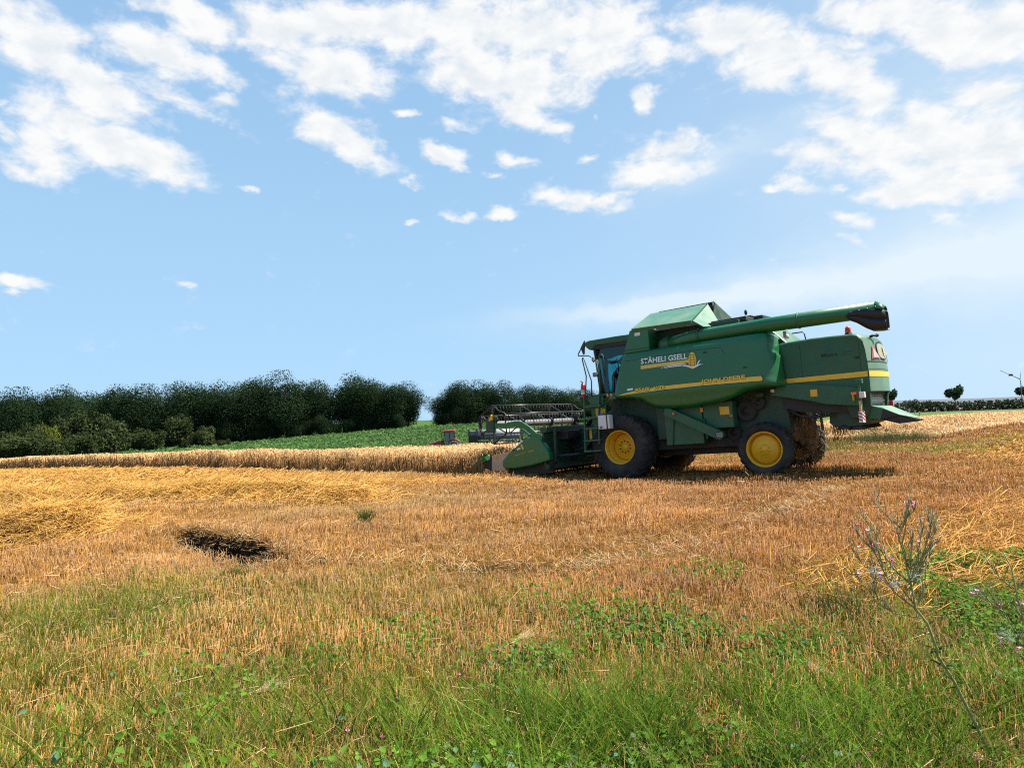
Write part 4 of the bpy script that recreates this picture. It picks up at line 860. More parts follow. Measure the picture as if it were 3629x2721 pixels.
# long side beam
bm_ = MB().prism([(-3.87,1.86),(-4.07,2.10),(-4.40,2.085),(-4.83,2.02),(-5.71,1.88),(-5.80,1.84),(-5.83,1.77),(-5.82,1.47),(-5.75,1.455),(-5.07,1.55),(-4.79,1.64)], 1.01, 1.11).build('side_beam', GRN2, K, .02)
MB().prism([(-3.87,1.86),(-4.07,2.10),(-4.83,2.02),(-5.71,1.88),(-5.83,1.77),(-5.82,1.47),(-5.07,1.55),(-4.79,1.64)], -1.11, -1.01).build('side_beam', GRN2, K, .02)
MB().box(-4.93,-4.78,1.111,1.115,1.745,1.905).build('warning_sticker', STK, bm_)
MB().prism([(-4.1,1.5),(-4.1,2.0),(-5.6,1.8),(-5.6,1.35),(-4.9,1.35)], -.95, .95).build('sieve_housing', BLK, K)
cb = MB(); cb.prism([(-5.05,1.12),(-5.1,1.5),(-5.9,1.45),(-5.95,1.1),(-5.7,1.02),(-5.2,1.02)], -.8, .86); cb = cb.build('straw_chopper', DGRN, K, .015)
for k in range(7): MB().prism([(-5.3,1.05),(-5.75,1.05),(-5.82,.95),(-5.4,.93)], -.7+.22*k, -.685+.22*k).build('spreader_vane', BLK, cb)
MB().lathe([(.0,.0),(.12,0),(.18,-.09),(.0,-.09)], (-5.35,.75,1.06), 14, 'z').build('spreader_disc', BLK, cb); MB().lathe([(.0,.0),(.12,0),(.18,-.09),(.0,-.09)], (-5.62,.75,1.03), 14, 'z').build('spreader_disc', BLK, cb)
for x in (-4.75, -4.9): MB().bar((x,.95,1.42),(x-.02,.95,.98),.05).build('hanger_arm', BLK, K)
MB().tube([(-4.2,.98,1.5),(-4.5,1.0,1.32),(-4.8,1.0,1.28),(-5.2,.98,1.30)], .03, 8).build('hydraulic_hose', BLK, K)
# lamp bracket, tail lamps, striped board
br = MB().bar((-5.84,1.30,2.03),(-5.85,1.30,1.30),.045).bar((-5.84,1.05,1.99),(-5.84,1.34,1.99),.06,.08).build('lamp_bracket', GRN2, K)
MB().box(-5.93,-5.80,1.26,1.40,1.93,2.03).build('width_lamp', GRN2, br, .01)
MB().box(-5.80,-5.68,1.31,1.37,1.70,1.76).build('turn_lamp', ORL, br, .01); MB().box(-5.845,-5.80,1.28,1.39,1.62,1.75).build('tail_lamp', mat('dark_red_lens', (.20,.012,.012), .25), br, .008)
MB().box(-5.955,-5.846,1.28,1.39,1.62,1.75).build('tail_lamp', CLL, br, .008)
MB().box(-5.69,-5.665,1.12,1.20,1.58,1.74).build('side_marker', STK, K)
MB().box(-5.86,-5.82,1.30,1.37,1.33,1.56).build('orange_reflector', mat('faded_orange', (.62,.34,.13), .5, var=.3, vscale=20), br)
wb = MB().box(-5.885,-5.87,1.22,1.42,1.10,1.33).build('striped_board', DECW, br)
for k in range(3):
    z = 1.115+.075*k; MB().add([(-5.889,1.22,z),(-5.889,1.42,z+.07),(-5.889,1.42,z+.105),(-5.889,1.22,z+.035)], [(0,1,2,3)]).build('red_bar', REDL, wb, solid=.002)
MB().box(-5.866,-5.80,1.405,1.415,1.10,1.33).build('board_side', DECW, wb)
for k in range(3): MB().add([(-5.866,1.418,1.12+.07*k),(-5.80,1.418,1.15+.07*k),(-5.80,1.418,1.185+.07*k),(-5.866,1.418,1.155+.07*k)], [(0,1,2,3)]).build('red_bar', REDL, wb, solid=.002)
MB().box(-6.0,-5.88,-1.37,-1.24,1.40,1.54).build('tail_lamp', REDL, K, .01); MB().bar((-5.95,-1.3,1.48),(-5.8,-1.0,1.5),.04).build('lamp_bracket', DGRN, K)

# ---- wheels
def wheel(c, Rr, w, rim, disc_in, disc_r, front, sg, steer=0.):
    """c = hub centre on the machine's side plane; sg = +1 left, -1 right"""
    Mw = Matrix.Translation(c) @ Matrix.Rotation(steer, 4, 'Z')
    W_ = MB()
    y1 = w/2-.02
    yd = y1-disc_in
    if front:
        W_.lathe([(0,yd+.03),(.075,yd+.03),(.085,yd),(disc_r-.03,yd),(disc_r,yd-.03),(disc_r,-w/2+.1)], (0,0,0), 56)
    else:
        W_.lathe([(0,yd+.02),(.05,yd+.02),(.06,yd+.005),(disc_r-.02,yd),(disc_r,yd-.035),(rim-.05,yd-.07),(rim-.03,-w/2+.1)], (0,0,0), 56)
    o = W_.build('wheel', YEL, K); o.matrix_local = Mw if sg > 0 else Mw @ Matrix.Rotation(math.pi, 4, 'Z')
    rm = MB().lathe([(rim-.025,y1-.03),(rim-.012,y1),(rim,y1),(rim+.012,y1-.012),(rim+.012,y1-.05)], (0,0,0), 64)
    rm.lathe([(rim-.012,y1-.004),(rim-.030,y1-.03),(rim-.045,y1-.11),(rim-.035,y1-.13),(rim-.06,y1-.16),(max(disc_r+.006, rim-.075),y1-.20),(max(disc_r+.004, rim-.08),yd-.06),(disc_r,yd-.08)], (0,0,0), 64)
    rm.lathe([(rim+.012,-y1+.05),(rim,-y1),(rim-.06,-y1+.02),(.08,-y1+.1),(0,-y1+.1)], (0,0,0), 48)
    rm.build('rim', YEL, o)
    bo = MB(); nb = 10 if front else 8; rb = .155 if front else .115
    for k in range(nb):
        a = 2*math.pi*(k+.5)/nb; bo.lathe([(0,.028),(.016,.028),(.019,0)], (rb*math.cos(a), yd+.001 if front else yd+.006, rb*math.sin(a)), 8)
    bo.build('wheel_bolts', BLK if front else YEL, o)
    T = MB(); s_ = Rr-rim
    pr = [(rim-.005,y1-.03),(rim+.02,y1+.005),(rim+s_*.35,w/2+.035),(rim+s_*.62,w/2+.03),(Rr-.065,w/2-.02),(Rr-.045,w/2-.07),(Rr-.038,0)]
    T.lathe(pr+[(r_, -y_) for r_, y_ in pr[-2::-1]], (0,0,0), 72)
    nl = 22; 
    for sd_ in (1, -1):
        for k in range(nl):
            a0 = 2*math.pi*(k+(.5 if sd_ < 0 else 0))/nl
            def pt(r_, y_, da): a = a0+da; return Vector((r_*math.cos(a), y_*sd_, r_*math.sin(a)))
            path = [(Rr-.015,-.02,-.02),(Rr-.012,w*.18,.05),(Rr-.018,w*.36,.13),(Rr-.035,w/2-.015,.18),(Rr-.10,w/2+.03,.20)]
            hw = .028/Rr; vs = []
            for r_, y_, da in path:
                lo = min(r_-.05, Rr-.055); vs += [pt(lo, y_, da-hw*1.5), pt(r_, y_, da-hw), pt(r_, y_, da+hw), pt(lo, y_, da+hw*1.5)]
            fs = []
            for i in range(len(path)-1): fs += [(i*4+j, i*4+j+1, i*4+j+5, i*4+j+4) for j in range(3)]
            fs += [(0,1,2,3), tuple(len(vs)-4+j for j in (3,2,1,0))]
            T.add(vs, fs)
    T.build('tyre', RUB, o); return o
for sg in (1, -1):
    wheel((0, sg*1.29, .87), .88, .62, .438, .31, .345, True, sg)
    wheel((-3.72, sg*1.27, .63), .645, .46, .405, .07, .31, False, sg, R(4))

# caked straw and dirt hanging round the rear axle
n = 900; th = rng.random(n)*6.283; r_ = .28+.42*rng.random(n); x = -4.05+.5*r_*np.cos(th)-.15; z = .78+r_*np.sin(th); y = rng.uniform(-1.05, .75, n)
P0 = np.stack([x, y, z], 1); d = rng.normal(0, .09, (n, 3)); d[:,2] -= .06
c = mixc((.11, .075, .045), (.34, .25, .13), rng.random(n)**2)
k = (z < 1.42) & (z > .1)
o = obj_from('caked_straw', sticks(P0[k], (P0+d)[k], np.full(k.sum(), .007), np.full(k.sum(), .004), c[k], c[k]), STRAW); o.parent = K; o['kind'] = 'stuff'
mk = MB()
for (x, y, z, r_) in ((-4.12,.35,1.05,.30),(-4.22,.0,.95,.36),(-4.2,-.4,.85,.40),(-4.28,.15,1.28,.17)): 
    b0 = len(mk.v); mk.ball((x, y, z), r_, 16, (.55,1,1.05)); mk.v[b0:] = [tuple(Vector(p)+Vector(rng.normal(0, .016, 3))) for p in mk.v[b0:]]
mk.build('dirt_clump', STRAWM, K)
n = 160; x = rng.choice([-4.45,-5.12,-5.25], n)+rng.normal(0,.06,n); y = rng.uniform(.3,.9,n); z = rng.uniform(1.0,1.35,n); P0 = np.stack([x,y,z],1); d = np.stack([rng.normal(0,.05,n), rng.normal(0,.04,n), -rng.uniform(.1,.45,n)],1)
c = mixc((.20,.14,.07),(.46,.33,.16), rng.random(n)); o = obj_from('hanging_straw', sticks(P0, P0+d, np.full(n,.005), np.full(n,.003), c, c), STRAW); o.parent = K; o['kind'] = 'stuff'

# ---- cab
cabroof = MB().prism([(-.35,3.87),(.2,3.885),(1.06,3.885),(1.18,3.86),(1.22,3.81),(1.17,3.70),(1.06,3.61),(.95,3.64),(.86,3.72),(-.35,3.70)], -.95, .95).build('cab_roof', GRN2, K, .03)
MB().box(.62,.78,.3,.5,3.885,3.915).build('roof_vent', GREY, cabroof)
for y in (-.6, .6): MB().lathe([(0,.03),(.07,.03),(.08,-.03),(0,-.05)], (1.17, y, 3.72), 14, 'x').build('roof_lamp', PLAST, cabroof)
def wsx(y, z): return .76+.18*(z-2.35)/1.25+.52*(1-(abs(y)/.9)**2.0)*(1-.25*(z-2.35)/1.25)
MB().grid([[(wsx(y, z), y, z) for z in np.linspace(2.33, 3.68, 8)] for y in np.linspace(-.9, .9, 19)]).build('windscreen', GLASS, K)
fr = MB()
for s in (-1, 1):
    fr.tube([(.74, s*.9, 2.3), (.84, s*.9, 3.0), (.93, s*.9, 3.72)], .045, 8); fr.bar((-.05, s*.92, 2.3), (-.15, s*.92, 3.72), .12, .08)
    fr.bar((.74, s*.9, 2.33), (-.1, s*.92, 2.33), .07, .09); fr.bar((.93, s*.9, 3.66), (-.15, s*.92, 3.66), .06, .10)
fr.bar((.76, -.9, 2.32), (1.1, 0, 2.30), .07).bar((.76, .9, 2.32), (1.1, 0, 2.30), .07)
fr.build('cab_frame', BLK, K)
for s in (-1, 1): sheet('door_glass', [(.72, s*.885, 2.36), (-.08, s*.885, 2.36), (-.14, s*.885, 3.64), (.90, s*.885, 3.64)], GLASS, th=.006)
MB().box(-.2, .95, -.88, .88, 2.22, 2.32).build('cab_floor', BLK, K)
MB().box(-.32, -.22, -.9, .9, 2.2, 3.8).build('cab_rear_wall', DGRN, K)
se = MB(); se.box(-.1, .35, -.26, .26, 2.62, 2.78); se.prism([(-.18,2.70),(-.04,2.70),(-.10,3.30),(-.22,3.32)], -.25, .25); se.box(-.02,.1,-.1,.1,2.3,2.65); se.build('driver_seat', DUSTG, K, .04)
MB().tube([(.62,0,2.3),(.50,0,2.85)], .035, 8).tube([(.50+.17*math.cos(t)*.5, .19*math.sin(t), 2.88+.17*math.cos(t)*.45) for t in np.linspace(0, 6.283, 17)], .014, 6, False).build('steering_wheel', BLK, K)
MB().bar((.2,-.45,2.7),(.55,-.5,2.95),.10,.06).box(.5,.56,-.62,-.38,2.95,3.15).build('control_console', BLK, K)
# dust-grey blind hanging in the side window, and the low curtain by the door
bl = MB(); bl.grid([[(x, .84-.02*math.sin(x*31), z) for z in np.linspace(3.33+.03*math.sin(x*9), 3.66, 5)] for x in np.linspace(.70, -.12, 30)]); bl.build('window_blind', DUSTG, K, solid=.006)
bl = MB(); bl.grid([[(x, .80-.02*math.sin(x*37), z) for z in np.linspace(2.34, 2.34+.50*(1-((x-.20)/.42)**2)+.22, 6)] for x in np.linspace(.52, -.12, 24)]); bl.build('door_panel', DUSTG, K, solid=.006)
arm = MB().tube([(.74,.7,3.26),(.5,.72,3.20),(.28,.70,3.22),(.08,.66,3.34)], [.05,.045,.04,.06], 8).tube([(.3,.7,3.2),(.1,.7,3.05),(-.05,.68,2.98)], .035, 8).build('sun_visor_arm', mat('brown_trim', (.035,.022,.02), .7), K)
MB().bar((.42,.6,3.32),(.33,.6,2.85),.02).bar((.55,.5,3.15),(.40,.5,2.8),.012).build('grab_handle', BLK, K)
# mirror on its arm
mi = MB().add([(.97,1.32,3.86),(1.14,1.28,3.67),(1.06,1.30,3.46),(.97,1.28,3.70),(1.01,1.22,3.84),(1.10,1.20,3.66),(1.05,1.22,3.49)], [(0,1,2),(0,2,3),(4,6,5),(0,4,5,1),(1,5,6,2),(2,6,4,0)]).build('mirror', BLK, K)
MB().tube([(1.13,1.26,3.66),(1.22,1.3,3.50),(1.22,1.3,3.455),(.90,1.3,3.42),(.84,1.25,3.38)], .016, 8).build('mirror_arm', BLK, mi)

# ---- boarding platform, ladder, rails
pl = MB(); pl.box(.18, .84, .95, 1.62, 2.27, 2.31); pl.box(-.2,.4,.95,1.5,2.18,2.27); pl.build('platform', GRN2, K, .01)
MB().box(.78,.35,1.60,1.62,2.03,2.27).build('platform_skirt', GRN2, K, .01)
MB().box(.18,-.05,1.55,1.62,2.14,2.30).build('platform_skirt', GRN2, K, .01)
for x in (.22,.10): MB().box(x-.05,x,1.62,1.645,2.22,2.30).build('turn_lamp', ORL, K, .006)
ld = MB(); ld.bar((.895,1.68,2.28),(.995,1.68,.80),.05,.04); ld.bar((.44,1.68,2.28),(.54,1.68,1.0),.05,.04); ld = ld.build('ladder', GRN2, K)
for x, z in ((.87,2.01),(.90,1.71),(.93,1.42),(.965,1.10),(.985,.82)): MB().box(x-.50, x+.03, 1.58, 1.74, z-.025, z+.02).build('ladder_step', GRN2, ld, .006)
pb = MB().prism([(.80,2.03),(.78,1.75),(.76,1.11),(.38,1.11),(.33,1.75),(.31,2.03)], 1.54, 1.56).build('ladder_backplate', GRN2, K)
MB().box(.64,.42,1.562,1.568,1.73,1.94).build('warning_sticker', STK, pb); MB().box(.405,.35,1.562,1.568,1.80,1.92).build('warning_sticker', STK, pb)
MB().box(.90,.82,1.562,1.568,1.14,1.40).build('warning_sticker', STK, pb)
for pts, r_ in (([(.99,1.64,1.1),(.92,1.64,2.05),(.80,1.64,2.83),(.885,1.64,3.31),(.865,1.64,3.345),(.835,1.64,3.33),(.65,1.64,2.69),(.68,1.64,2.28)], .017),
                ([(.53,1.66,1.1),(.43,1.66,2.1),(.345,1.66,3.30),(.325,1.66,3.36),(.27,1.66,3.37),(.215,1.66,3.31),(.20,1.66,2.75)], .017),
                ([(.48,1.45,2.3),(.52,1.45,2.8),(.56,1.45,3.24),(.60,1.45,3.26),(.66,1.45,3.2)], .017), ([(.62,1.3,3.28),(.55,1.3,2.8),(.46,1.3,2.3)], .017)):
    MB().tube(pts, r_, 8).build('handrail', DGRN, K)
MB().box(.68,.62,1.42,1.50,3.22,3.34).build('work_lamp', GREY, K, .01); MB().box(.68,.56,1.42,1.52,2.80,2.92).build('work_lamp', GREY, K, .02)
MB().bar((.1,1.2,1.98),(.42,1.3,1.62),.03).build('platform_brace', BLK, K)
ex = MB().lathe([(0,2.26),(.05,2.26),(.062,2.29),(.062,2.58),(.04,2.63),(.02,2.65),(.02,2.68)], (.945,1.62,0), 16, 'z').build('fire_extinguisher', REDP, K)
MB().lathe([(.0635,2.36),(.0635,2.42)], (.945,1.62,0), 16, 'z').lathe([(.0635,2.44),(.0635,2.47)], (.945,1.62,0), 16, 'z').build('extinguisher_label', PLAST, ex)
MB().bar((.945,1.62,2.68),(1.01,1.62,2.72),.02).bar((.945,1.62,2.66),(1.0,1.62,2.64),.015).bar((.89,1.62,2.30),(.89,1.62,2.60),.02).build('extinguisher_valve', BLK, ex)
tk = MB().box(.42,.075,1.66,1.86,1.375,1.74).build('water_canister', PLAST, K, .02)
MB().box(.165,.13,1.655,1.865,1.37,1.745).build('canister_strap', DECK, tk); MB().lathe([(0,.05),(.035,.05),(.04,0)], (.36,1.76,1.74), 12, 'z').build('canister_cap', BLUE, tk); MB().lathe([(0,.04),(.03,.04),(.035,0)], (.33,1.86,1.43), 10).build('canister_tap', GREY, tk)

# ---- feeder house and header
MB().prism([(2.15,.50),(2.15,1.12),(1.6,1.42),(.55,1.95),(.45,1.2),(1.3,.55)], -.72, .72).build('feeder_house', DGRN, K, .02)
MB().prism([(1.55,.62),(1.5,1.35),(.75,1.70),(.7,.75)], .74, .80).build('feeder_guard', GRN2, K, .01)
H_ = thing('h', None, None)
bpy.data.objects.remove(H_)
hbk = MB(); hbk.box(2.0, 2.06, -2.15, 2.15, .42, 1.40); hbk.box(1.90, 2.12, -2.15, 2.15, 1.40, 1.56); hbk.box(1.9,2.05,-2.15,2.15,.40,.55); hbk.build('header_back', DGRN, K, .015)
MB().prism([(2.0,.44),(2.3,.38),(3.4,.40),(3.4,.36),(2.2,.33),(1.95,.38)], -2.0, 2.0).build('header_floor', BLK, K)  # floor coloured black to read as the shade below the header
MB().lathe([(.22,-2.0),(.22,2.0)], (2.5,0,.80), 24).build('intake_auger', GREY, K)
fl = MB()
for s in (1, -1): fl.grid([[(2.5+r_*math.cos(t*s), s*(2.0-.085*t), .80+r_*math.sin(t*s)) for r_ in (.21,.33)] for t in np.linspace(0, 19, 110)])
fl.build('auger_flighting', GREY, K, solid=.008)
def end_plate(y0, y1):
    out_ = [(3.41,.47),(3.49,.58),(3.46,.70),(3.17,.95),(2.77,1.18),(2.33,1.355),(2.22,1.365),(2.05,1.20),(1.87,.95),(1.81,.82),(1.81,.64),(2.48,.505),(3.0,.45)]
    return MB().prism(out_, y0, y1).build('end_shield', GRN, K, .05, seg=3)
es = end_plate(2.02, 2.24); end_plate(-2.24, -2.02)
hy = lambda x, z: 2.24
lettering('PREMIUM FLOW', 3.02, 2.60, .80, .835, hy, es, ORG, .004, .01, slope=.09); lettering('620R', 2.50, 2.30, .90, .94, hy, es, ORG, .004, .01, slope=.02)
MB().add([(2.76,2.244,1.12),(2.70,2.244,1.135),(2.64,2.244,1.00),(2.70,2.244,.975)], [(0,1,2,3)]).build('warning_sticker', STK, es, solid=.003)
MB().add([(2.90,2.244,1.02),(2.78,2.244,1.05),(2.76,2.244,1.005),(2.88,2.244,.965)], [(0,1,2,3)]).build('small_label', PLAST, es, solid=.003)
MB().box(3.08,2.98,2.2,2.25,.97,1.0).build('shield_handle', DECK, es)
for s in (1, -1):
    dv = MB().prism([(3.17,.95),(3.86,.86),(3.91,.42),(3.40,.42)], s*2.08, s*2.20).build('crop_divider', TAN, K, .008)
    MB().prism([(3.86,.84),(4.08,.745),(4.25,.52),(4.0,.42),(3.91,.42)], s*2.02, s*2.12).build('divider_throat', BLK, dv)
    MB().add([(4.78,s*2.12,.47),(4.24,s*2.22,.93),(4.06,s*2.20,.74),(4.16,s*1.98,.88),(4.12,s*1.98,.62),(4.45,s*2.05,.44)], [(0,1,2),(0,3,1),(1,3,4,2),(0,2,4,5),(0,5,3),(3,5,4)]).build('divider_tip', GRN, dv, solid=.012)
lettering('DEERE', 3.78, 3.60, .745, .79, lambda x, z: 2.20, K, ORG, .004, .0, slope=.02)
MB().prism([(1.86,.30),(1.84,.72),(2.5,.56),(3.4,.50),(3.42,.34),(3.3,.28)], 2.0, 2.06).build('header_shade_plate', BLK, K); MB().prism([(1.86,.30),(1.84,.72),(2.5,.56),(3.4,.50),(3.42,.34),(3.3,.28)], -2.06, -2.0).build('header_shade_plate', BLK, K)  # dark plates added to stand for the black shade under the header
# reel
RC = Vector((3.83, 0, 1.75)); RR = .56
rl = MB().lathe([(.10,-2.0),(.10,2.0)], RC, 20).build('reel', mat('reel_tube', (.11,.11,.11), .45, .3, var=.15, dust=(.16,.14,.11), dustamt=.4), K)
ph0 = R(30)
for y in (-2.08, -.75, .75, 2.08):
    sp_ = MB(); edge = abs(y) > 2
    for k in range(6):
        a = ph0+k*math.pi/3; p = RC+Vector((RR*math.cos(a), y, RR*math.sin(a))); b = a+math.pi/3; q = RC+Vector((RR*math.cos(b), y, RR*math.sin(b)))
        sp_.bar(RC+Vector((0,y,0)), p, .022, .07 if edge else .055, (0,1,0))
        if edge:
            mid = (p+q)/2-((p+q)/2-RC).normalized()*.13; mid.y = y
            sp_.tube([p, (p+mid)/2+((p-mid).cross(Vector((0,1,0)))*.05), mid, (q+mid)/2, q], .022, 6)
        else: sp_.bar(p, q, .015, .03, (0,1,0))
    sp_.lathe([(.0,.03),(.14,.03),(.14,-.03),(0,-.03)], RC+Vector((0,y,0)), 18)
    sp_.build('reel_spider', BOOT, rl)
for k in range(6):
    a = ph0+k*math.pi/3; x, z = RC.x+RR*math.cos(a), RC.z+RR*math.sin(a)
    bt = MB().tube([(x,-2.1,z),(x,2.1,z)], .018, 8).build('tine_bar', mat('tine_bar_steel', (.035,.035,.036), .30, .3, var=.3), rl)
    tn = MB()
    for j in range(28): y = -2.03+.15*j; tn.tube([(x,y,z),(x-.02,y,z-.12),(x-.05,y,z-.27)], .006, 4)
    tn.build('tines', BOOT, bt)
for s in (1, -1):
    am = MB(); pts = [(2.05,1.20),(2.47,1.54),(2.70,1.68),(2.85,1.715),(3.2,1.70),(3.85,1.735)]
    for (x0,z0), (x1,z1) in zip(pts[:-1], pts[1:]): am.bar((x0,s*2.18,z0),(x1,s*2.18,z1),.07,.15 if x0 < 3 else .11)
    am.build('reel_arm', GRN, K, .01)
    MB().tube([(2.10,s*2.1,1.05),(2.75,s*2.14,1.55)], .035, 8).build('lift_cylinder', GRN2, K)
    bx = MB().box(3.68,3.98,s*2.12,s*2.26,1.52,1.92).box(3.60,3.80,s*2.1,s*2.22,1.85,2.0); bx.build('reel_drive_housing', DGRN, K, .03)
MB().box(3.70,3.76,2.262,2.275,1.88,1.98).bar((3.80,2.27,1.86),(3.70,2.27,2.02),.03,.06).build('yellow_marker', YEL, K)
MB().tube([(4.35,2.1,1.92),(4.32,2.1,1.62),(4.20,2.1,1.42)], .03, 8).tube([(4.2,2.1,2.05),(4.12,2.1,1.93),(3.9,2.1,1.88)], .02, 6).build('reel_guard', BLK, K)
# header drive: gearbox, shafts, hoses
MB().box(1.65,2.0,.9,1.5,1.18,1.42).build('header_gearbox', BLK, K, .02)
MB().tube([(1.0,1.1,.75),(1.75,1.9,.75)], .04, 10).build('drive_shaft', BLK, K)
MB().bar((1.75,1.95,1.5),(1.80,1.95,.6),.06).bar((1.3,1.0,1.5),(1.35,1.0,.8),.05).build('header_brace', DGRN, K)
for q in range(4):
    y = .82+.07*q; MB().tube([(1.95,y,1.28-.05*q),(1.65,y+.1,.92-.03*q),(1.3,y+.12,.90),(1.05,y+.05,1.2),(.95,y,1.62+.03*q),(1.2,y,1.66),(1.35,y,1.5)], .022, 7).build('hydraulic_hose', BLK, K)

# ================================================================== trees
BARK = mat('bark', (.055, .042, .032), .9, var=.3, vscale=3, bump=.3)
def tree_meshes(seed, n, rx_, rz_, cz, lobes, leaf, c0, c1, h=1.0, low=0.):
    """crown and trunk of a tree of height 1; crown = leaf faces spread through lobes of an uneven outline"""
    r = np.random.default_rng(seed)
    cs = []; rs = []
    for i in range(lobes):
        d = r.normal(0, 1, 3); d /= np.linalg.norm(d); q = r.uniform(.25, .82)
        cs.append([d[0]*rx_*q, d[1]*rx_*q, cz+d[2]*rz_*q]); rs.append(r.uniform(.26, .46)*min(rx_, rz_)*1.15)
    cs.append([0,0,cz]); rs.append(min(rx_, rz_)*.6)
    cs = np.array(cs); rs = np.array(rs); li = r.choice(len(cs), n, p=rs**2/np.sum(rs**2))
    d = r.normal(0, 1, (n, 3)); d /= np.linalg.norm(d, axis=1, keepdims=True)
    rad_ = rs[li]*r.uniform(.55, 1.12, n)
    P = cs[li]+d*rad_[:,None]; k = P[:,2] > low; P = P[k]; d = d[k]; li = li[k]; n = len(P)
    P[:,2] = np.minimum(P[:,2], 1.02)
    nr = d*.7+r.normal(0, .55, (n, 3))+np.array([0,0,.35]); th = r.normal(0, 1, (n, 3))
    tone = r.uniform(.70, 1.32, len(cs))
    c = (c0[None]*(1-(t := r.random(n))[:,None])+c1[None]*t[:,None])*tone[li][:,None]
    s = leaf*r.uniform(.6, 1.3, n)
    crown = leaves(P, nr, th, s, s*.75, c, .1)
    T = MB(); T.tube([(0,0,-.02),(.004,.003,cz*.35),(-.006,.004,cz*.8),(0,0,cz+rz_*.5)], [.026,.019,.014,.004], 8)
    for i in range(7):
        e = cs[i % len(cs)]; z0 = cz*(.45+.06*i); T.tube([(0,0,z0),(e[0]*.5,e[1]*.5,(z0+e[2])/2+.02),tuple(e)], [.011,.007,.003], 5, False)
    return crown, T
def mk_tree(name, seed, material=None, **kw):
    crown, T = tree_meshes(seed, **kw); v, q, t, c = crown
    return np_mesh(name+'_crown', v, q, t, c, material or FOLI), T
def trunk_mesh(T):
    o = T.build('trunk', BARK); me = o.data; bpy.data.objects.remove(o); return me
A = np.array
KINDS = {}
for i in range(5):
    cm, T = mk_tree('wood', 300+i, n=15000, rx_=.41, rz_=.50, cz=.50, lobes=20, leaf=.020, c0=A((.019,.037,.018)), c1=A((.034,.058,.024)), low=.0); KINDS['wood', i] = (cm, trunk_mesh(T))
for i in range(3):
    cm, T = mk_tree('shrub', 320+i, n=3600, rx_=.62, rz_=.46, cz=.52, lobes=16, leaf=.060, c0=A((.040,.058,.022)), c1=A((.078,.092,.036)), low=.04); KINDS['shrub', i] = (cm, trunk_mesh(T))
cm, T = mk_tree('round', 340, n=1500, rx_=.50, rz_=.28, cz=.70, lobes=13, leaf=.085, c0=A((.024,.046,.022)), c1=A((.045,.075,.030)), low=.40); KINDS['round', 0] = (cm, trunk_mesh(T))
cm, T = mk_tree('yellowish', 341, n=3000, rx_=.45, rz_=.44, cz=.54, lobes=13, leaf=.055, c0=A((.09,.12,.020)), c1=A((.17,.17,.03)), low=.04); KINDS['yellowish', 0] = (cm, trunk_mesh(T))
def plant_tree(kind, i, x, y, top, base, label, cat='tree', group=None, wide=1., name='broadleaf_tree', rot=None):
    cm, tm = KINDS[kind, i]; hgt = top-base
    o = thing(name, label, cat, Matrix.Translation((x, y, base)), group)
    for nm, me in (('crown', cm), ('trunk', tm)):
        c = link(nm, me, o); c.scale = (hgt*wide, hgt*wide, hgt)
    o.rotation_euler.z = rng.random()*6.28 if rot is None else rot
    return o
hz = lambda x, y: float(height(np.array([x]), np.array([y]))[0])
WOODL = [(-128,12.0),(-123,12.0),(-117,12.2),(-111,12.8),(-106,11.8),(-100,11.2),(-94,12.4),(-86,12.7),(-79,12.4),(-74,13.0),(-68,13.5),(-62,13.5),(-54,13.7),(-46,12.5),(-38,13.3),(-34,12.4),(-29,11.8),(-25.4,10.4)]
WOODR = [(-16.6,8.9),(-12.5,11.2),(-8,10.6),(-1,10.0),(6,9.7),(12,8.8),(18,8.3),(24,7.6)]
lab_l = 'tall dark broadleaf tree in the long wood behind the green slope, left of the gap'
lab_r = 'dark broadleaf tree in the wood behind the reel, right of the gap'
for lst, lab, grp in ((WOODL, lab_l, 'trees of the left wood'), (WOODR, lab_r, 'trees of the right wood')):
    for j, (x, top) in enumerate(lst):
        plant_tree('wood', j % 5, x, 171+rng.uniform(-2, 2), top*(rng.uniform(.90, .95) if j % 3 == 1 else rng.uniform(.97, 1.04)), hz(x, 171)-.2, lab, group=grp, wide=1.0 if lst is WOODL else 1.05)
    for (x0, t0), (x1, t1) in zip(lst[:-1], lst[1:]):
        x = (x0+x1)/2+rng.uniform(-1, 1); y = 181+rng.uniform(-2, 3)
        plant_tree('wood', int(rng.integers(5)), x*1.055, y, (t0+t1)/2*1.0, hz(x, y)-.2, lab, group=grp, wide=1.05)
# dark undergrowth along the edge of the wood
for lst, lab, grp in ((WOODL, 'low dark bush at the foot of the left wood', 'undergrowth of the left wood'), (WOODR, 'low dark bush at the foot of the right wood', 'undergrowth of the right wood')):
    xs_ = np.arange(lst[0][0], lst[-1][0]+1, 3.6)
    for j, x in enumerate(xs_):
        y = 167.5+rng.uniform(-.6, .6); b = hz(x, y)-.4; plant_tree('wood', j % 5, float(x), y, b+5.2+rng.uniform(-1, 1), b, lab, 'bush', grp, 1.25, 'bush')
SHR = [('A',-74.9,108,2.20,-2.84,4.07),('B',-70.0,108,1.04,-2.80,3.21),('Y',-88.3,135,4.03,-2.00,2.41),('C',-86.4,140,6.22,-2.31,3.89),('C2',-83.0,142,5.34,-2.53,3.38),('D',-63.0,112,3.13,-2.98,3.33),('E',-71.3,138,2.17,-3.01,3.56),('F',-67.7,145,4.48,-2.75,3.45),('G',-62.2,143,1.90,-2.74,3.12),('H',-56.9,140,-0.69,-2.62,1.39),('I',-69.3,115,1.51,-2.81,2.74),('J',-86.7,128,3.35,-2.21,3.05),('K',-78.9,110,1.95,-2.83,2.40)]
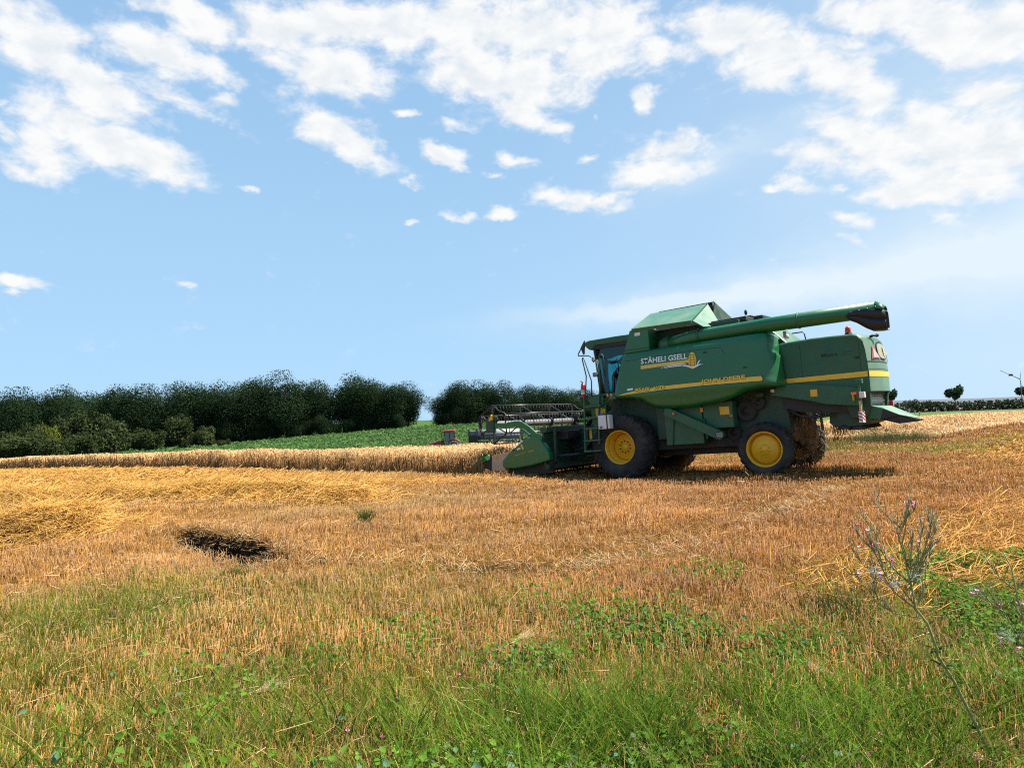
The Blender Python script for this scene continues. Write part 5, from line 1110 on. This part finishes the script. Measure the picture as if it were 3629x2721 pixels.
SL = {'A':'olive orchard tree with wide low crown at the far left, beside the leftmost one','B':'low rounded olive tree right of the wide one at the far left','Y':'small tree with yellow-green top among the dark left trees','C':'mid-green round tree standing in front of the wood above the yellowish one','C2':'dull green tree just right of the round mid-green one before the wood','D':'large bushy olive tree at the left end of the green slope','E':'greyish-olive bush beside the end of the green slope','F':'tall pointed olive bush in front of the dark wood','G':'broad greyish bush right of the tall pointed one','H':'smallest bush, alone at the right end of the left shrubs','I':'dark low tree between the two olive trees at the left','J':'dull green tree behind the wide orchard tree at the left edge','K':'leftmost olive tree, cut by the left edge of the view'}
for j, (nm, x, y, top, base, w) in enumerate(SHR):
    b = hz(x, y)-.1; kind = ('yellowish', 0) if nm == 'Y' else ('shrub', j % 3)
    plant_tree(*kind, x, y, top, b, SL[nm], 'tree' if nm in 'ABYCC2DIJK' else 'bush', None, min(1.25, w/.62/(top-b)*1.0), 'orchard_tree' if nm in 'ABDIJK' else 'bush')
# trees and hedge on the right
for x, y, top, base, w, lab in ((93.2,150,5.1,-.3,.80,'small round-crowned tree standing alone beyond the hedge on the right'),(79.7,150,4.7,.2,.75,'small dark tree half hidden behind the rear of the combine'),(108.2,150,4.9,-.1,.85,'round roadside tree cut by the right edge of the view'),(85.2,152,2.5,-.4,.85,'low dark shrub on the skyline right of the combine'),(88.6,152,2.15,-.3,.6,'tiny shrub on the skyline between the low shrub and the lone tree')):
    plant_tree('round' if top > 3 else 'shrub', 0, x, y, top, base, lab, 'tree' if top > 3 else 'shrub', None, w, 'roadside_tree' if top > 3 else 'shrub', rot=1.)
n = 9000; x = rng.uniform(52, 128, n); y = 126+rng.normal(0, .7, n); g_ = height(x, y); hh = 1.25+.7*vnoise(x, y, .25, 140, 3)
P = np.stack([x, y, g_+rng.random(n)*hh], 1); c = mixc((.022,.036,.020), (.046,.062,.030), rng.random(n)); s = rng.uniform(.25, .5, n)
tag(obj_from('hedge', leaves(P, rng.normal(0, 1, (n, 3))+A((0,-.4,.6)), rng.normal(0, 1, (n, 3)), s, s*.8, c), FOLI), 'long dark hedge bordering the field on the right', 'hedge')
po = thing('lamp_post', 'slim post with a long slanted arm rising above the tree at the right edge', 'post', Matrix.Translation((106.6, 149, .2)))
MB().tube([(0,0,0),(-.05,0,4.6),(-.12,0,5.2),(-.28,0,5.6)], [.11,.09,.07,.05], 8).build('post', GREY, po)
MB().tube([(-.2,0,5.5),(-4.2,0,7.45)], [.09,.06], 6).build('long_arm', GREY, po); MB().box(-2.4,-1.7,-.15,.15,6.2,6.6).build('arm_box', BLK, po); MB().tube([(-.15,0,5.4),(.15,0,7.0)], .05, 6).build('short_arm', GREY, po)

# ================================================================== tractor and trailer in the dip behind the crop
TB = hz(-8.7, 86)
Tm = Matrix.Translation((-7.9, 86, TB)) @ Matrix.Rotation(R(184), 4, 'Z')
t_ = thing('tractor', 'small red farm tractor with a glazed cab parked beyond the standing grain', 'tractor', Tm)
TRED = mat('tractor_red', (.36, .022, .030), .35, var=.12, dust=(.25,.18,.14), dustamt=.4)
MB().prism([(.5,1.05),(.5,1.72),(1.1,1.66),(2.25,1.42),(2.42,1.25),(2.42,.95)], -.42, .42).build('bonnet', TRED, t_, .06)
MB().box(2.42,2.46,-.36,.36,.95,1.28).build('grille', BLK, t_); MB().box(-.9,2.3,-.3,.3,.6,1.05).build('chassis', BLK, t_, .03)
cbn = MB()
for s in (-1, 1): cbn.bar((.62,s*.62,1.2),(.45,s*.62,2.66),.07); cbn.bar((-.75,s*.66,1.5),(-.72,s*.62,2.66),.07); cbn.bar((-.15,s*.68,1.2),(-.17,s*.64,2.66),.05); cbn.bar((.62,s*.62,1.2),(-.75,s*.66,1.3),.08)
cbn.build('cab_frame', BLK, t_); MB().prism([(-.95,2.66),(-.95,2.82),(-.5,2.92),(.4,2.90),(.72,2.78),(.70,2.66)], -.74, .74).build('cab_roof', TRED, t_, .06)
dg = mat('cab_glass', (.16,.22,.23), .15, var=.2)
MB().box(-.70,.42,.60,.61,1.45,2.62).box(-.70,.42,-.61,-.60,1.45,2.62).build('side_glass', dg, t_); MB().add([(.60,-.58,1.5),(.60,.58,1.5),(.46,.58,2.62),(.46,-.58,2.62)], [(0,1,2,3)]).build('windscreen', dg, t_, solid=.01)
for s in (-1, 1):
    fd = [(1.0*math.cos(a)-.62, .84+1.0*math.sin(a)) for a in np.linspace(R(20), R(165), 14)]; ins = [(.92*math.cos(a)-.62, .84+.92*math.sin(a)) for a in np.linspace(R(20), R(165), 14)]
    MB().grid([[(p[0], s*.55, p[1]), (p[0], s*1.0, p[1])] for p in fd]).build('rear_mudguard', TRED, t_, solid=.05)
    for x, z, r_, w_, nm in ((-.62,.84,.84,.52,'rear'), (1.75,.60,.60,.40,'front')):
        wh = MB().lathe([(0,w_/2-.08),(r_*.3,w_/2-.08),(r_*.34,w_/2-.14),(r_*.55,w_/2-.06),(r_*.55,-w_/2+.05),(0,-w_/2+.05)], (0,0,0), 28).build('wheel', mat('tractor_rim', (.35,.33,.32), .5, dust=(.25,.2,.15), dustamt=.5), t_)
        wh.matrix_local = Matrix.Translation((x, s*.82, z)) @ Matrix.Rotation(0 if s > 0 else math.pi, 4, 'Z')
        ty = MB().lathe([(r_*.55,w_/2-.02),(r_*.7,w_/2+.01),(r_*.92,w_/2-.03),(r_,w_/2-.1),(r_,-w_/2+.1),(r_*.92,-w_/2+.03),(r_*.7,-w_/2),(r_*.55,-w_/2+.03)], (0,0,0), 36)
        for k in range(16):
            a = 2*math.pi*k/16; ty.bar((r_*.99*math.cos(a),.0,r_*.99*math.sin(a)), (r_*.97*math.cos(a+.2),w_/2-.03,r_*.97*math.sin(a+.2)), .06, .06); ty.bar((r_*.99*math.cos(a+.2),.0,r_*.99*math.sin(a+.2)), (r_*.97*math.cos(a+.4),-w_/2+.03,r_*.97*math.sin(a+.4)), .06, .06)
        ty.build('tyre', mat('dusty_tyre', (.10,.085,.075), .85, var=.2, vscale=6), wh)
MB().tube([(.75,.5,1.5),(.78,.52,2.5),(.85,.52,2.62)], .05, 8).build('exhaust_pipe', BLK, t_)
MB().tube([(.55,.7,2.5),(.6,1.05,2.5)], .02, 6).box(.58,.63,.95,1.15,2.15,2.5).build('mirror', BLK, t_); MB().lathe([(0,.1),(.06,.1),(.07,0)], (-.8,.5,2.9), 10, 'z').build('beacon', ORL, t_); MB().lathe([(0,.03),(.07,.03),(.08,0)], (2.30,.3,1.2), 10).build('headlight', PLAST, t_)
Tr = Matrix.Translation((-2.4, 86.3, hz(-2.4, 86.3))) @ Matrix.Rotation(R(181), 4, 'Z')
q_ = thing('farm_trailer', 'low black trailer carrying a long white drum, behind the red tractor', 'trailer', Tr)
f = MB(); f.box(-3.2,3.0,-.9,.9,.95,1.12); f.bar((3.0,0,1.0),(4.2,0,.75),.12); f.build('chassis', BLK, q_)
f = MB(); f.box(2.0,3.0,-1.0,1.0,1.1,1.95); f.build('front_box', BLK, q_, .03)
f = MB()
for s in (-1, 1): f.bar((3.0,s,1.1),(3.0,s,2.65),.09); f.bar((2.0,s,1.1),(2.0,s,2.75),.09); f.bar((3.0,s,2.6),(2.75,s,1.95),.08); f.bar((2.0,s,2.7),(2.3,s,1.95),.08)
f.bar((3.0,-1,2.6),(3.0,1,2.6),.08).bar((2.0,-1,2.7),(2.0,1,2.7),.08).build('front_rack', BLK, q_)
MB().box(2.05,2.95,-.5,.5,1.95,2.45).build('grey_bin', GREY, q_, .03)
WD = mat('drum_white', (.30,.30,.31), .45, var=.08, vscale=2)
dr_ = MB().tube([(1.95,0,2.0),(-3.1,0,2.0)], .60, 28).build('drum', WD, q_)
for k, (a, m_) in enumerate(((-12, 'blue_grey_band'), (-30, 'blue_grey_band'), (-48, 'blue_grey_band'))):
    y, z = .61*math.cos(R(a)), 2.0+.61*math.sin(R(a)); MB().tube([(1.9,y,z),(-3.05,y,z)], .045, 8).build('drum_rib', mat('blue_grey_band', (.13,.13,.22), .5), dr_)
MB().tube([(1.9,.5,1.2),(-3.0,.5,1.2)], .06, 8).build('side_rail', CREAM, q_)
for x in (-1.4, -2.4):
    for s in (-1, 1): MB().lathe([(0,.1),(.22,.1),(.25,.14),(.45,.14),(.5,.08),(.5,-.1),(.45,-.14),(0,-.1)], (x, s*.8, .5), 24).build('wheel', RUB, q_)

# ================================================================== plants in the foreground
PINK = mat('pink_petals', (.74, .33, .52), .6, var=.2, vscale=200); MAG = mat('magenta_petals', (.55, .10, .32), .6, var=.2, vscale=200)
STEMG = mat('weed_stem', (.24, .25, .09), .7, var=.3, vscale=30); STEMP = mat('weed_pod', (.17, .14, .08), .7, var=.4, vscale=40)
FLUFF = mat('seed_fluff', (.62, .62, .58), .9, var=.1)
def weed(root_name, label, main, br, flowers, fluff, y0, seed):
    r = np.random.default_rng(seed); bx_, bz_ = main[0]
    o = thing(root_name, label, 'wild plant', Matrix.Translation((bx_, y0, hz(bx_, y0)))); ox, oz = bx_, o.location.z
    st = MB(); n_ = len(main); cx_ = np.mean([p[0] for p in main])
    st.tube([(x-ox, .02*math.sin(i), z-oz) for i, (x, z) in enumerate(main)], [.0062*(1-.72*i/(n_-1))+.0006 for i in range(n_)], 7)
    pods = MB()
    for b in br:
        ph = r.uniform(-.11, .11); m_ = len(b)
        pts = [(x-ox, ph*(i/(m_-1)), z-oz) for i, (x, z) in enumerate(b)]
        st.tube(pts, [.0030*(1-.6*i/(m_-1)) for i in range(m_)], 6)
        for i in range(1, m_):       # side shoots
            for _ in range(1):
                t = r.random(); p = Vector(pts[i-1]).lerp(Vector(pts[i]), t); q = p+Vector((r.normal(0, .022), r.normal(0, .02), .05+.06*r.random()))
                st.tube([p, (p+q)/2+Vector((r.normal(0,.004), 0, -.008)), q], [.0017, .0014, .0008], 5, False)
        for i in range(1, m_):       # slender upright seed pods along the shoot
            for k in range(4):
                t = r.random(); p = Vector(pts[i-1]).lerp(Vector(pts[i]), t); d = Vector(((pts[i][0]-pts[i-1][0])*.5+r.normal(0,.014), r.normal(0,.016), .035+.035*r.random()))
                pods.tube([p, p+d*.5+Vector((0,0,-.004)), p+d], [.0010,.0016,.0007], 5)
    st.build('stem', STEMG, o); pods.build('seed_pods', STEMP, o)
    lv = []; 
    P = []; 
    for i in range(46):
        a, b = main[1+i % 4], main[2+i % 4]; t = r.random(); P.append((a[0]+(b[0]-a[0])*t-ox, .02, a[1]+(b[1]-a[1])*t-oz))
    P = A(P); th = r.random(len(P))*6.28; G = leaves(P, np.stack([r.normal(0,.4,len(P)), r.normal(0,.4,len(P)), np.ones(len(P))],1), np.stack([np.cos(th), np.sin(th), r.normal(.5,.3,len(P))],1), r.uniform(.03,.065,len(P)), np.full(len(P), .011), np.repeat(A([[.06,.10,.035]]), len(P), 0))
    l_ = obj_from('stem_leaves', G, GRASS); l_.parent = o
    for (x, z) in flowers:
        f = MB(); c = Vector((x-ox, r.uniform(-.09, .09), z-oz))
        for k in range(4):
            a = k*math.pi/2+r.random(); u = Vector((math.cos(a), math.sin(a), .55))*.0095; v_ = Vector((-math.sin(a), math.cos(a), 0))*.005
            f.add([c, c+u*.6+v_, c+u+v_*.6, c+u-v_*.6, c+u*.6-v_], [(0,1,2,3,4)])
        f.tube([c-Vector((0,0,.028)), c], [.001,.0018], 5).build('flower', PINK if r.random() < .8 else MAG, o)
    for (x, z) in fluff:
        c = A((x-ox, 0, z-oz)); n = 55; d = r.normal(0, 1, (n, 3))*A((.018,.014,.012)); s0 = c+r.normal(0, .008, (n, 3))
        G = sticks(s0, s0+d, np.full(n,.0004), np.full(n,.0003), np.repeat(A([[.85,.84,.80]]), n, 0), np.repeat(A([[.9,.9,.86]]), n, 0)); q = obj_from('seed_fluff', G, STRAW); q.parent = o
    return o
BRX = {'main': [(1.725, 0.55), (1.717, 0.574), (1.68, 0.688), (1.644, 0.744), (1.64, 0.835), (1.63, 0.906), (1.618, 0.973), (1.599, 1.017), (1.612, 1.072), (1.624, 1.131), (1.647, 1.217)], 'b1': [(1.644, 0.744), (1.569, 0.806), (1.533, 0.878), (1.468, 0.911), (1.431, 0.96), (1.417, 1.008)], 'b2': [(1.533, 0.878), (1.491, 0.977), (1.454, 1.026), (1.42, 1.063)], 'b3': [(1.487, 0.982), (1.47, 1.029), (1.474, 1.089)], 'b4': [(1.64, 0.835), (1.575, 0.908), (1.546, 0.964), (1.521, 1.075), (1.488, 1.132)], 'b5': [(1.52, 0.917), (1.507, 1.012), (1.514, 1.099)], 'b6': [(1.63, 0.906), (1.589, 1.017), (1.565, 1.074), (1.562, 1.105)], 'b7': [(1.612, 1.072), (1.586, 1.101), (1.549, 1.153), (1.54, 1.197)], 'b8': [(1.613, 1.08), (1.605, 1.151), (1.602, 1.207)], 'b9': [(1.621, 1.111), (1.653, 1.146), (1.662, 1.165)], 'b10': [(1.642, 0.842), (1.677, 0.892), (1.72, 0.938), (1.769, 0.964), (1.819, 0.998)], 'b11': [(1.651, 0.854), (1.695, 0.919), (1.74, 1.008), (1.771, 1.059), (1.787, 1.101)], 'b12': [(1.716, 0.95), (1.736, 1.004), (1.755, 1.059), (1.764, 1.102)], 'b13': [(1.643, 0.85), (1.671, 0.928), (1.684, 1.006), (1.7, 1.104)], 'b14': [(1.671, 0.92), (1.695, 0.99), (1.72, 1.068), (1.726, 1.111)], 'b15': [(1.633, 0.886), (1.629, 0.953), (1.626, 1.008), (1.622, 1.04)], 'b16': [(1.638, 0.764), (1.594, 0.836), (1.566, 0.892), (1.556, 0.995)], 'b17': [(1.646, 0.748), (1.683, 0.794), (1.704, 0.872), (1.72, 0.95)], 'b18': [(1.635, 0.862), (1.658, 0.976), (1.665, 1.062), (1.666, 1.098)], 'b19': [(1.67, 0.704), (1.564, 0.724), (1.502, 0.761), (1.477, 0.809), (1.433, 0.869), (1.402, 0.882)], 'b20': [(1.492, 0.781), (1.459, 0.841), (1.452, 0.888)], 'b21': [(1.481, 0.805), (1.489, 0.879), (1.488, 0.919)]}
weed('willowherb', 'tall branching wild plant with small pink flowers and white seed fluff, right foreground',
     [(1.98,0.0),(1.93,.13),(1.80,.43)]+BRX['main'], [v for k, v in BRX.items() if k != 'main'],
     [(1.427,1.067),(1.453,1.075),(1.465,1.081),(1.413,1.008),(1.609,1.181),(1.627,1.183),(1.639,1.186),(1.762,1.106),(1.604,1.038),(1.636,1.03),(1.428,.889),(1.557,.948),(1.511,1.01),(1.528,.996),(1.7,1.106),(1.464,.911)],
     [(1.487,.899),(1.567,.841),(1.645,.882)], 3.0, 5)
weed('willowherb', 'second pink-flowered wild plant, lower and cut by the right edge of the view',
     [(2.36,0.0),(2.30,.16),(2.21,.40),(2.162,.527),(2.12,.647),(2.09,.78),(2.085,.887),(2.067,.95)],
     [[(2.162,.527),(2.10,.62),(2.053,.709),(1.995,.739),(1.944,.769)],[(2.053,.70),(2.0,.73),(1.967,.778)],[(2.12,.647),(2.14,.70),(2.131,.728)],[(2.2,.45),(2.07,.54),(1.967,.617)],[(2.11,.66),(2.09,.70),(2.075,.71)],[(2.09,.78),(2.12,.84),(2.15,.93)],[(2.085,.8),(2.04,.86),(2.02,.93)],[(2.21,.40),(2.25,.56),(2.22,.72)],[(2.17,.5),(2.12,.55),(2.105,.578)]],
     [(1.944,.772),(1.967,.782),(2.131,.73),(2.075,.712),(2.117,.731),(1.967,.62),(2.105,.58),(2.075,.562),(2.16,.60)], [(2.06,.60)], 3.05, 9)
# small pink meadow flowers among the stubble
proto = None
for i, (x, y) in enumerate([(-0.35,4.18),(.17,4.29),(.36,3.8),(.54,4.41),(-.65,3.76),(-.68,3.32),(-.84,3.37),(-.02,3.62),(1.43,4.11),(1.07,3.63),(1.44,3.94),(2.12,4.4),(1.59,3.48),(1.59,3.24),(1.42,3.08),(1.16,3.04),(.93,3.25),(.95,3.19),(.83,3.14),(.84,3.09),(1.26,3.35),(1.48,3.32),(2.97,4.61),(-1.92,4.75),(2.51,3.77),(2.93,4.31)]):
    if proto is None:
        proto = thing('meadow_flower', 'small pink wild flower among the stubble and grass in the foreground', 'flower', None, 'small pink flowers in the foreground')
        MB().tube([(0,0,0),(.004,.002,.06),(0,0,.115)], .0011, 5).build('stem', STEMG, proto)
        b = MB()
        for k in range(26):
            d = Vector((rng.normal(0,1), rng.normal(0,1), abs(rng.normal(0,1))+.2)).normalized(); c = Vector((0,0,.115)); s = d.orthogonal().normalized()*.0032; b.add([c, c+d*.009+s, c+d*.0125, c+d*.009-s], [(0,1,2,3)])
        b.build('blossom', PINK, proto); root = proto
    else:
        root = proto.copy(); COL.objects.link(root)
        for ch in list(proto.children): c = ch.copy(); COL.objects.link(c); c.parent = root
    root.matrix_world = Matrix.Translation((x, y, hz(x, y)+rng.uniform(.0, .03))) @ Matrix.Rotation(rng.random()*6.28, 4, 'Z') @ Matrix.Rotation(rng.normal(0, .15), 4, 'X')
# tall dry stalks and grass culms standing above the rest
n = 380; x = rng.uniform(-2.4, 2.9, n); y = rng.uniform(3.1, 5.6, n); z = height(x, y); h = .16+.22*rng.random(n)**1.6; a = rng.normal(0, .35, n)
c = mixc((.10, .13, .035), (.48, .34, .14), np.round(rng.random(n))); P0 = np.stack([x, y, z], 1); v_ = np.stack([a*h, rng.normal(0, .25, n)*h, h], 1)
tag(obj_from('tall_stalks', merge(ribbons(P0, v_, np.stack([a*h*.7, 0*a, -h*.15], 1), np.full(n, .0042), c, c*1.1, 4)), GRASS), 'thin tall grass stalks standing above the foreground grass', None, None, 'stuff')
# green tufts standing out in the stubble
def tuft(x, y, hh, w, n, label, c0=(.045,.075,.016), c1=(.10,.13,.03)):
    px_ = x+rng.normal(0, w, n); py_ = y+rng.normal(0, w, n); h = hh*(.5+.6*rng.random(n)); th = rng.random(n)*6.28; l = h*(.1+.35*rng.random(n)); c = mixc(c0, c1, rng.random(n))
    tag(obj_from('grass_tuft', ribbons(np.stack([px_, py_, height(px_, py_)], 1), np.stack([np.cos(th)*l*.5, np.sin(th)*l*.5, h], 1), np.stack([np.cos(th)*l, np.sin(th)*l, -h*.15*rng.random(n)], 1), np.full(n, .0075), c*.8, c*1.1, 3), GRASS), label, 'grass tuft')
tuft(-2.32, 11.0, .27, .055, 260, 'dark green grass tuft standing alone in the middle of the stubble')
tuft(-2.94, 7.4, .19, .08, 200, 'small dull green grass tuft below the dark rut, in the left foreground')
tuft(2.39, 5.4, .22, .13, 420, 'dark bushy grass tuft beside the tall pink-flowered plant', (.03,.045,.014), (.08,.10,.03))
tuft(-6.1, 7.6, .20, .12, 260, 'grass tuft at the left, nearer than the golden straw heap')
for x_, y_, h_, w_, n_, lab in ((14.6,28.6,.75,.55,900,'tall dull-green weeds at the edge of the standing grain, right of the combine'),(16.2,28.9,.6,.45,600,'lower grey-green weeds beside the tall ones at the edge of the grain'),(11.4,26.2,.42,.6,900,'bright green weed patch just behind the right rear wheel of the combine')):
    tuft(x_, y_, h_, w_, n_, lab, *(((.05,.075,.03),(.11,.13,.055)) if h_ > .5 else ((.07,.13,.02),(.14,.20,.05))))
# fallen bearded ears
for i, (x, y, a, lab) in enumerate([(1.54,3.45,2.75,'fallen bearded ear of grain, right foreground'),(2.0,3.08,2.9,'bearded ear of grain in the bottom right corner'),(.92,3.58,2.4,'bearded ear of grain lying left of the right-hand ones'),(-.07,4.99,.5,'small fallen ear farther back in the middle foreground'),(1.02,3.38,2.9,'bearded ear lying just behind the nearest pink flowers, lower right'),(.30,4.55,2.2,'bearded ear lying left of centre in the right half, beside grass blades'),(1.75,4.05,2.5,'bearded ear among round leaves, below the dark bushy tuft'),(-1.55,4.1,.3,'bearded ear lying in the grass of the left foreground'),(.62,3.05,2.6,'bearded ear at the bottom edge, right of the middle')]):
    e = thing('grain_ear', lab, 'ear of grain', Matrix.Translation((x, y, hz(x, y)+.075)) @ Matrix.Rotation(a, 4, 'Z') @ Matrix.Rotation(-.2, 4, 'Y'))
    b = MB()
    for k in range(18): t = k/18; b.ball((.075*t, .006*math.sin(k*2.1), .006*math.cos(k*2.1)), .0058, 6, (1.6,.8,.8))
    b.build('kernels', mat('ripe_grain', (.58,.40,.20), .6, var=.15), e)
    n = 44; s0 = A([[.075*t, 0, 0] for t in np.linspace(.1, 1, n)]); d = np.stack([.10+.06*rng.random(n), rng.normal(0,.028,n), rng.normal(.01,.022,n)], 1); c = mixc((.60,.44,.24),(.76,.62,.38), rng.random(n))
    w_ = obj_from('awns', sticks(s0, s0+d, np.full(n,.0006), np.full(n,.0003), c, c), STRAW); w_.parent = e
    MB().tube([(0,0,0),(-.12,.01,-.03),(-.24,.0,-.06)], .0017, 5).build('stalk', mat('stalk_straw', (.55,.40,.19), .6), e)
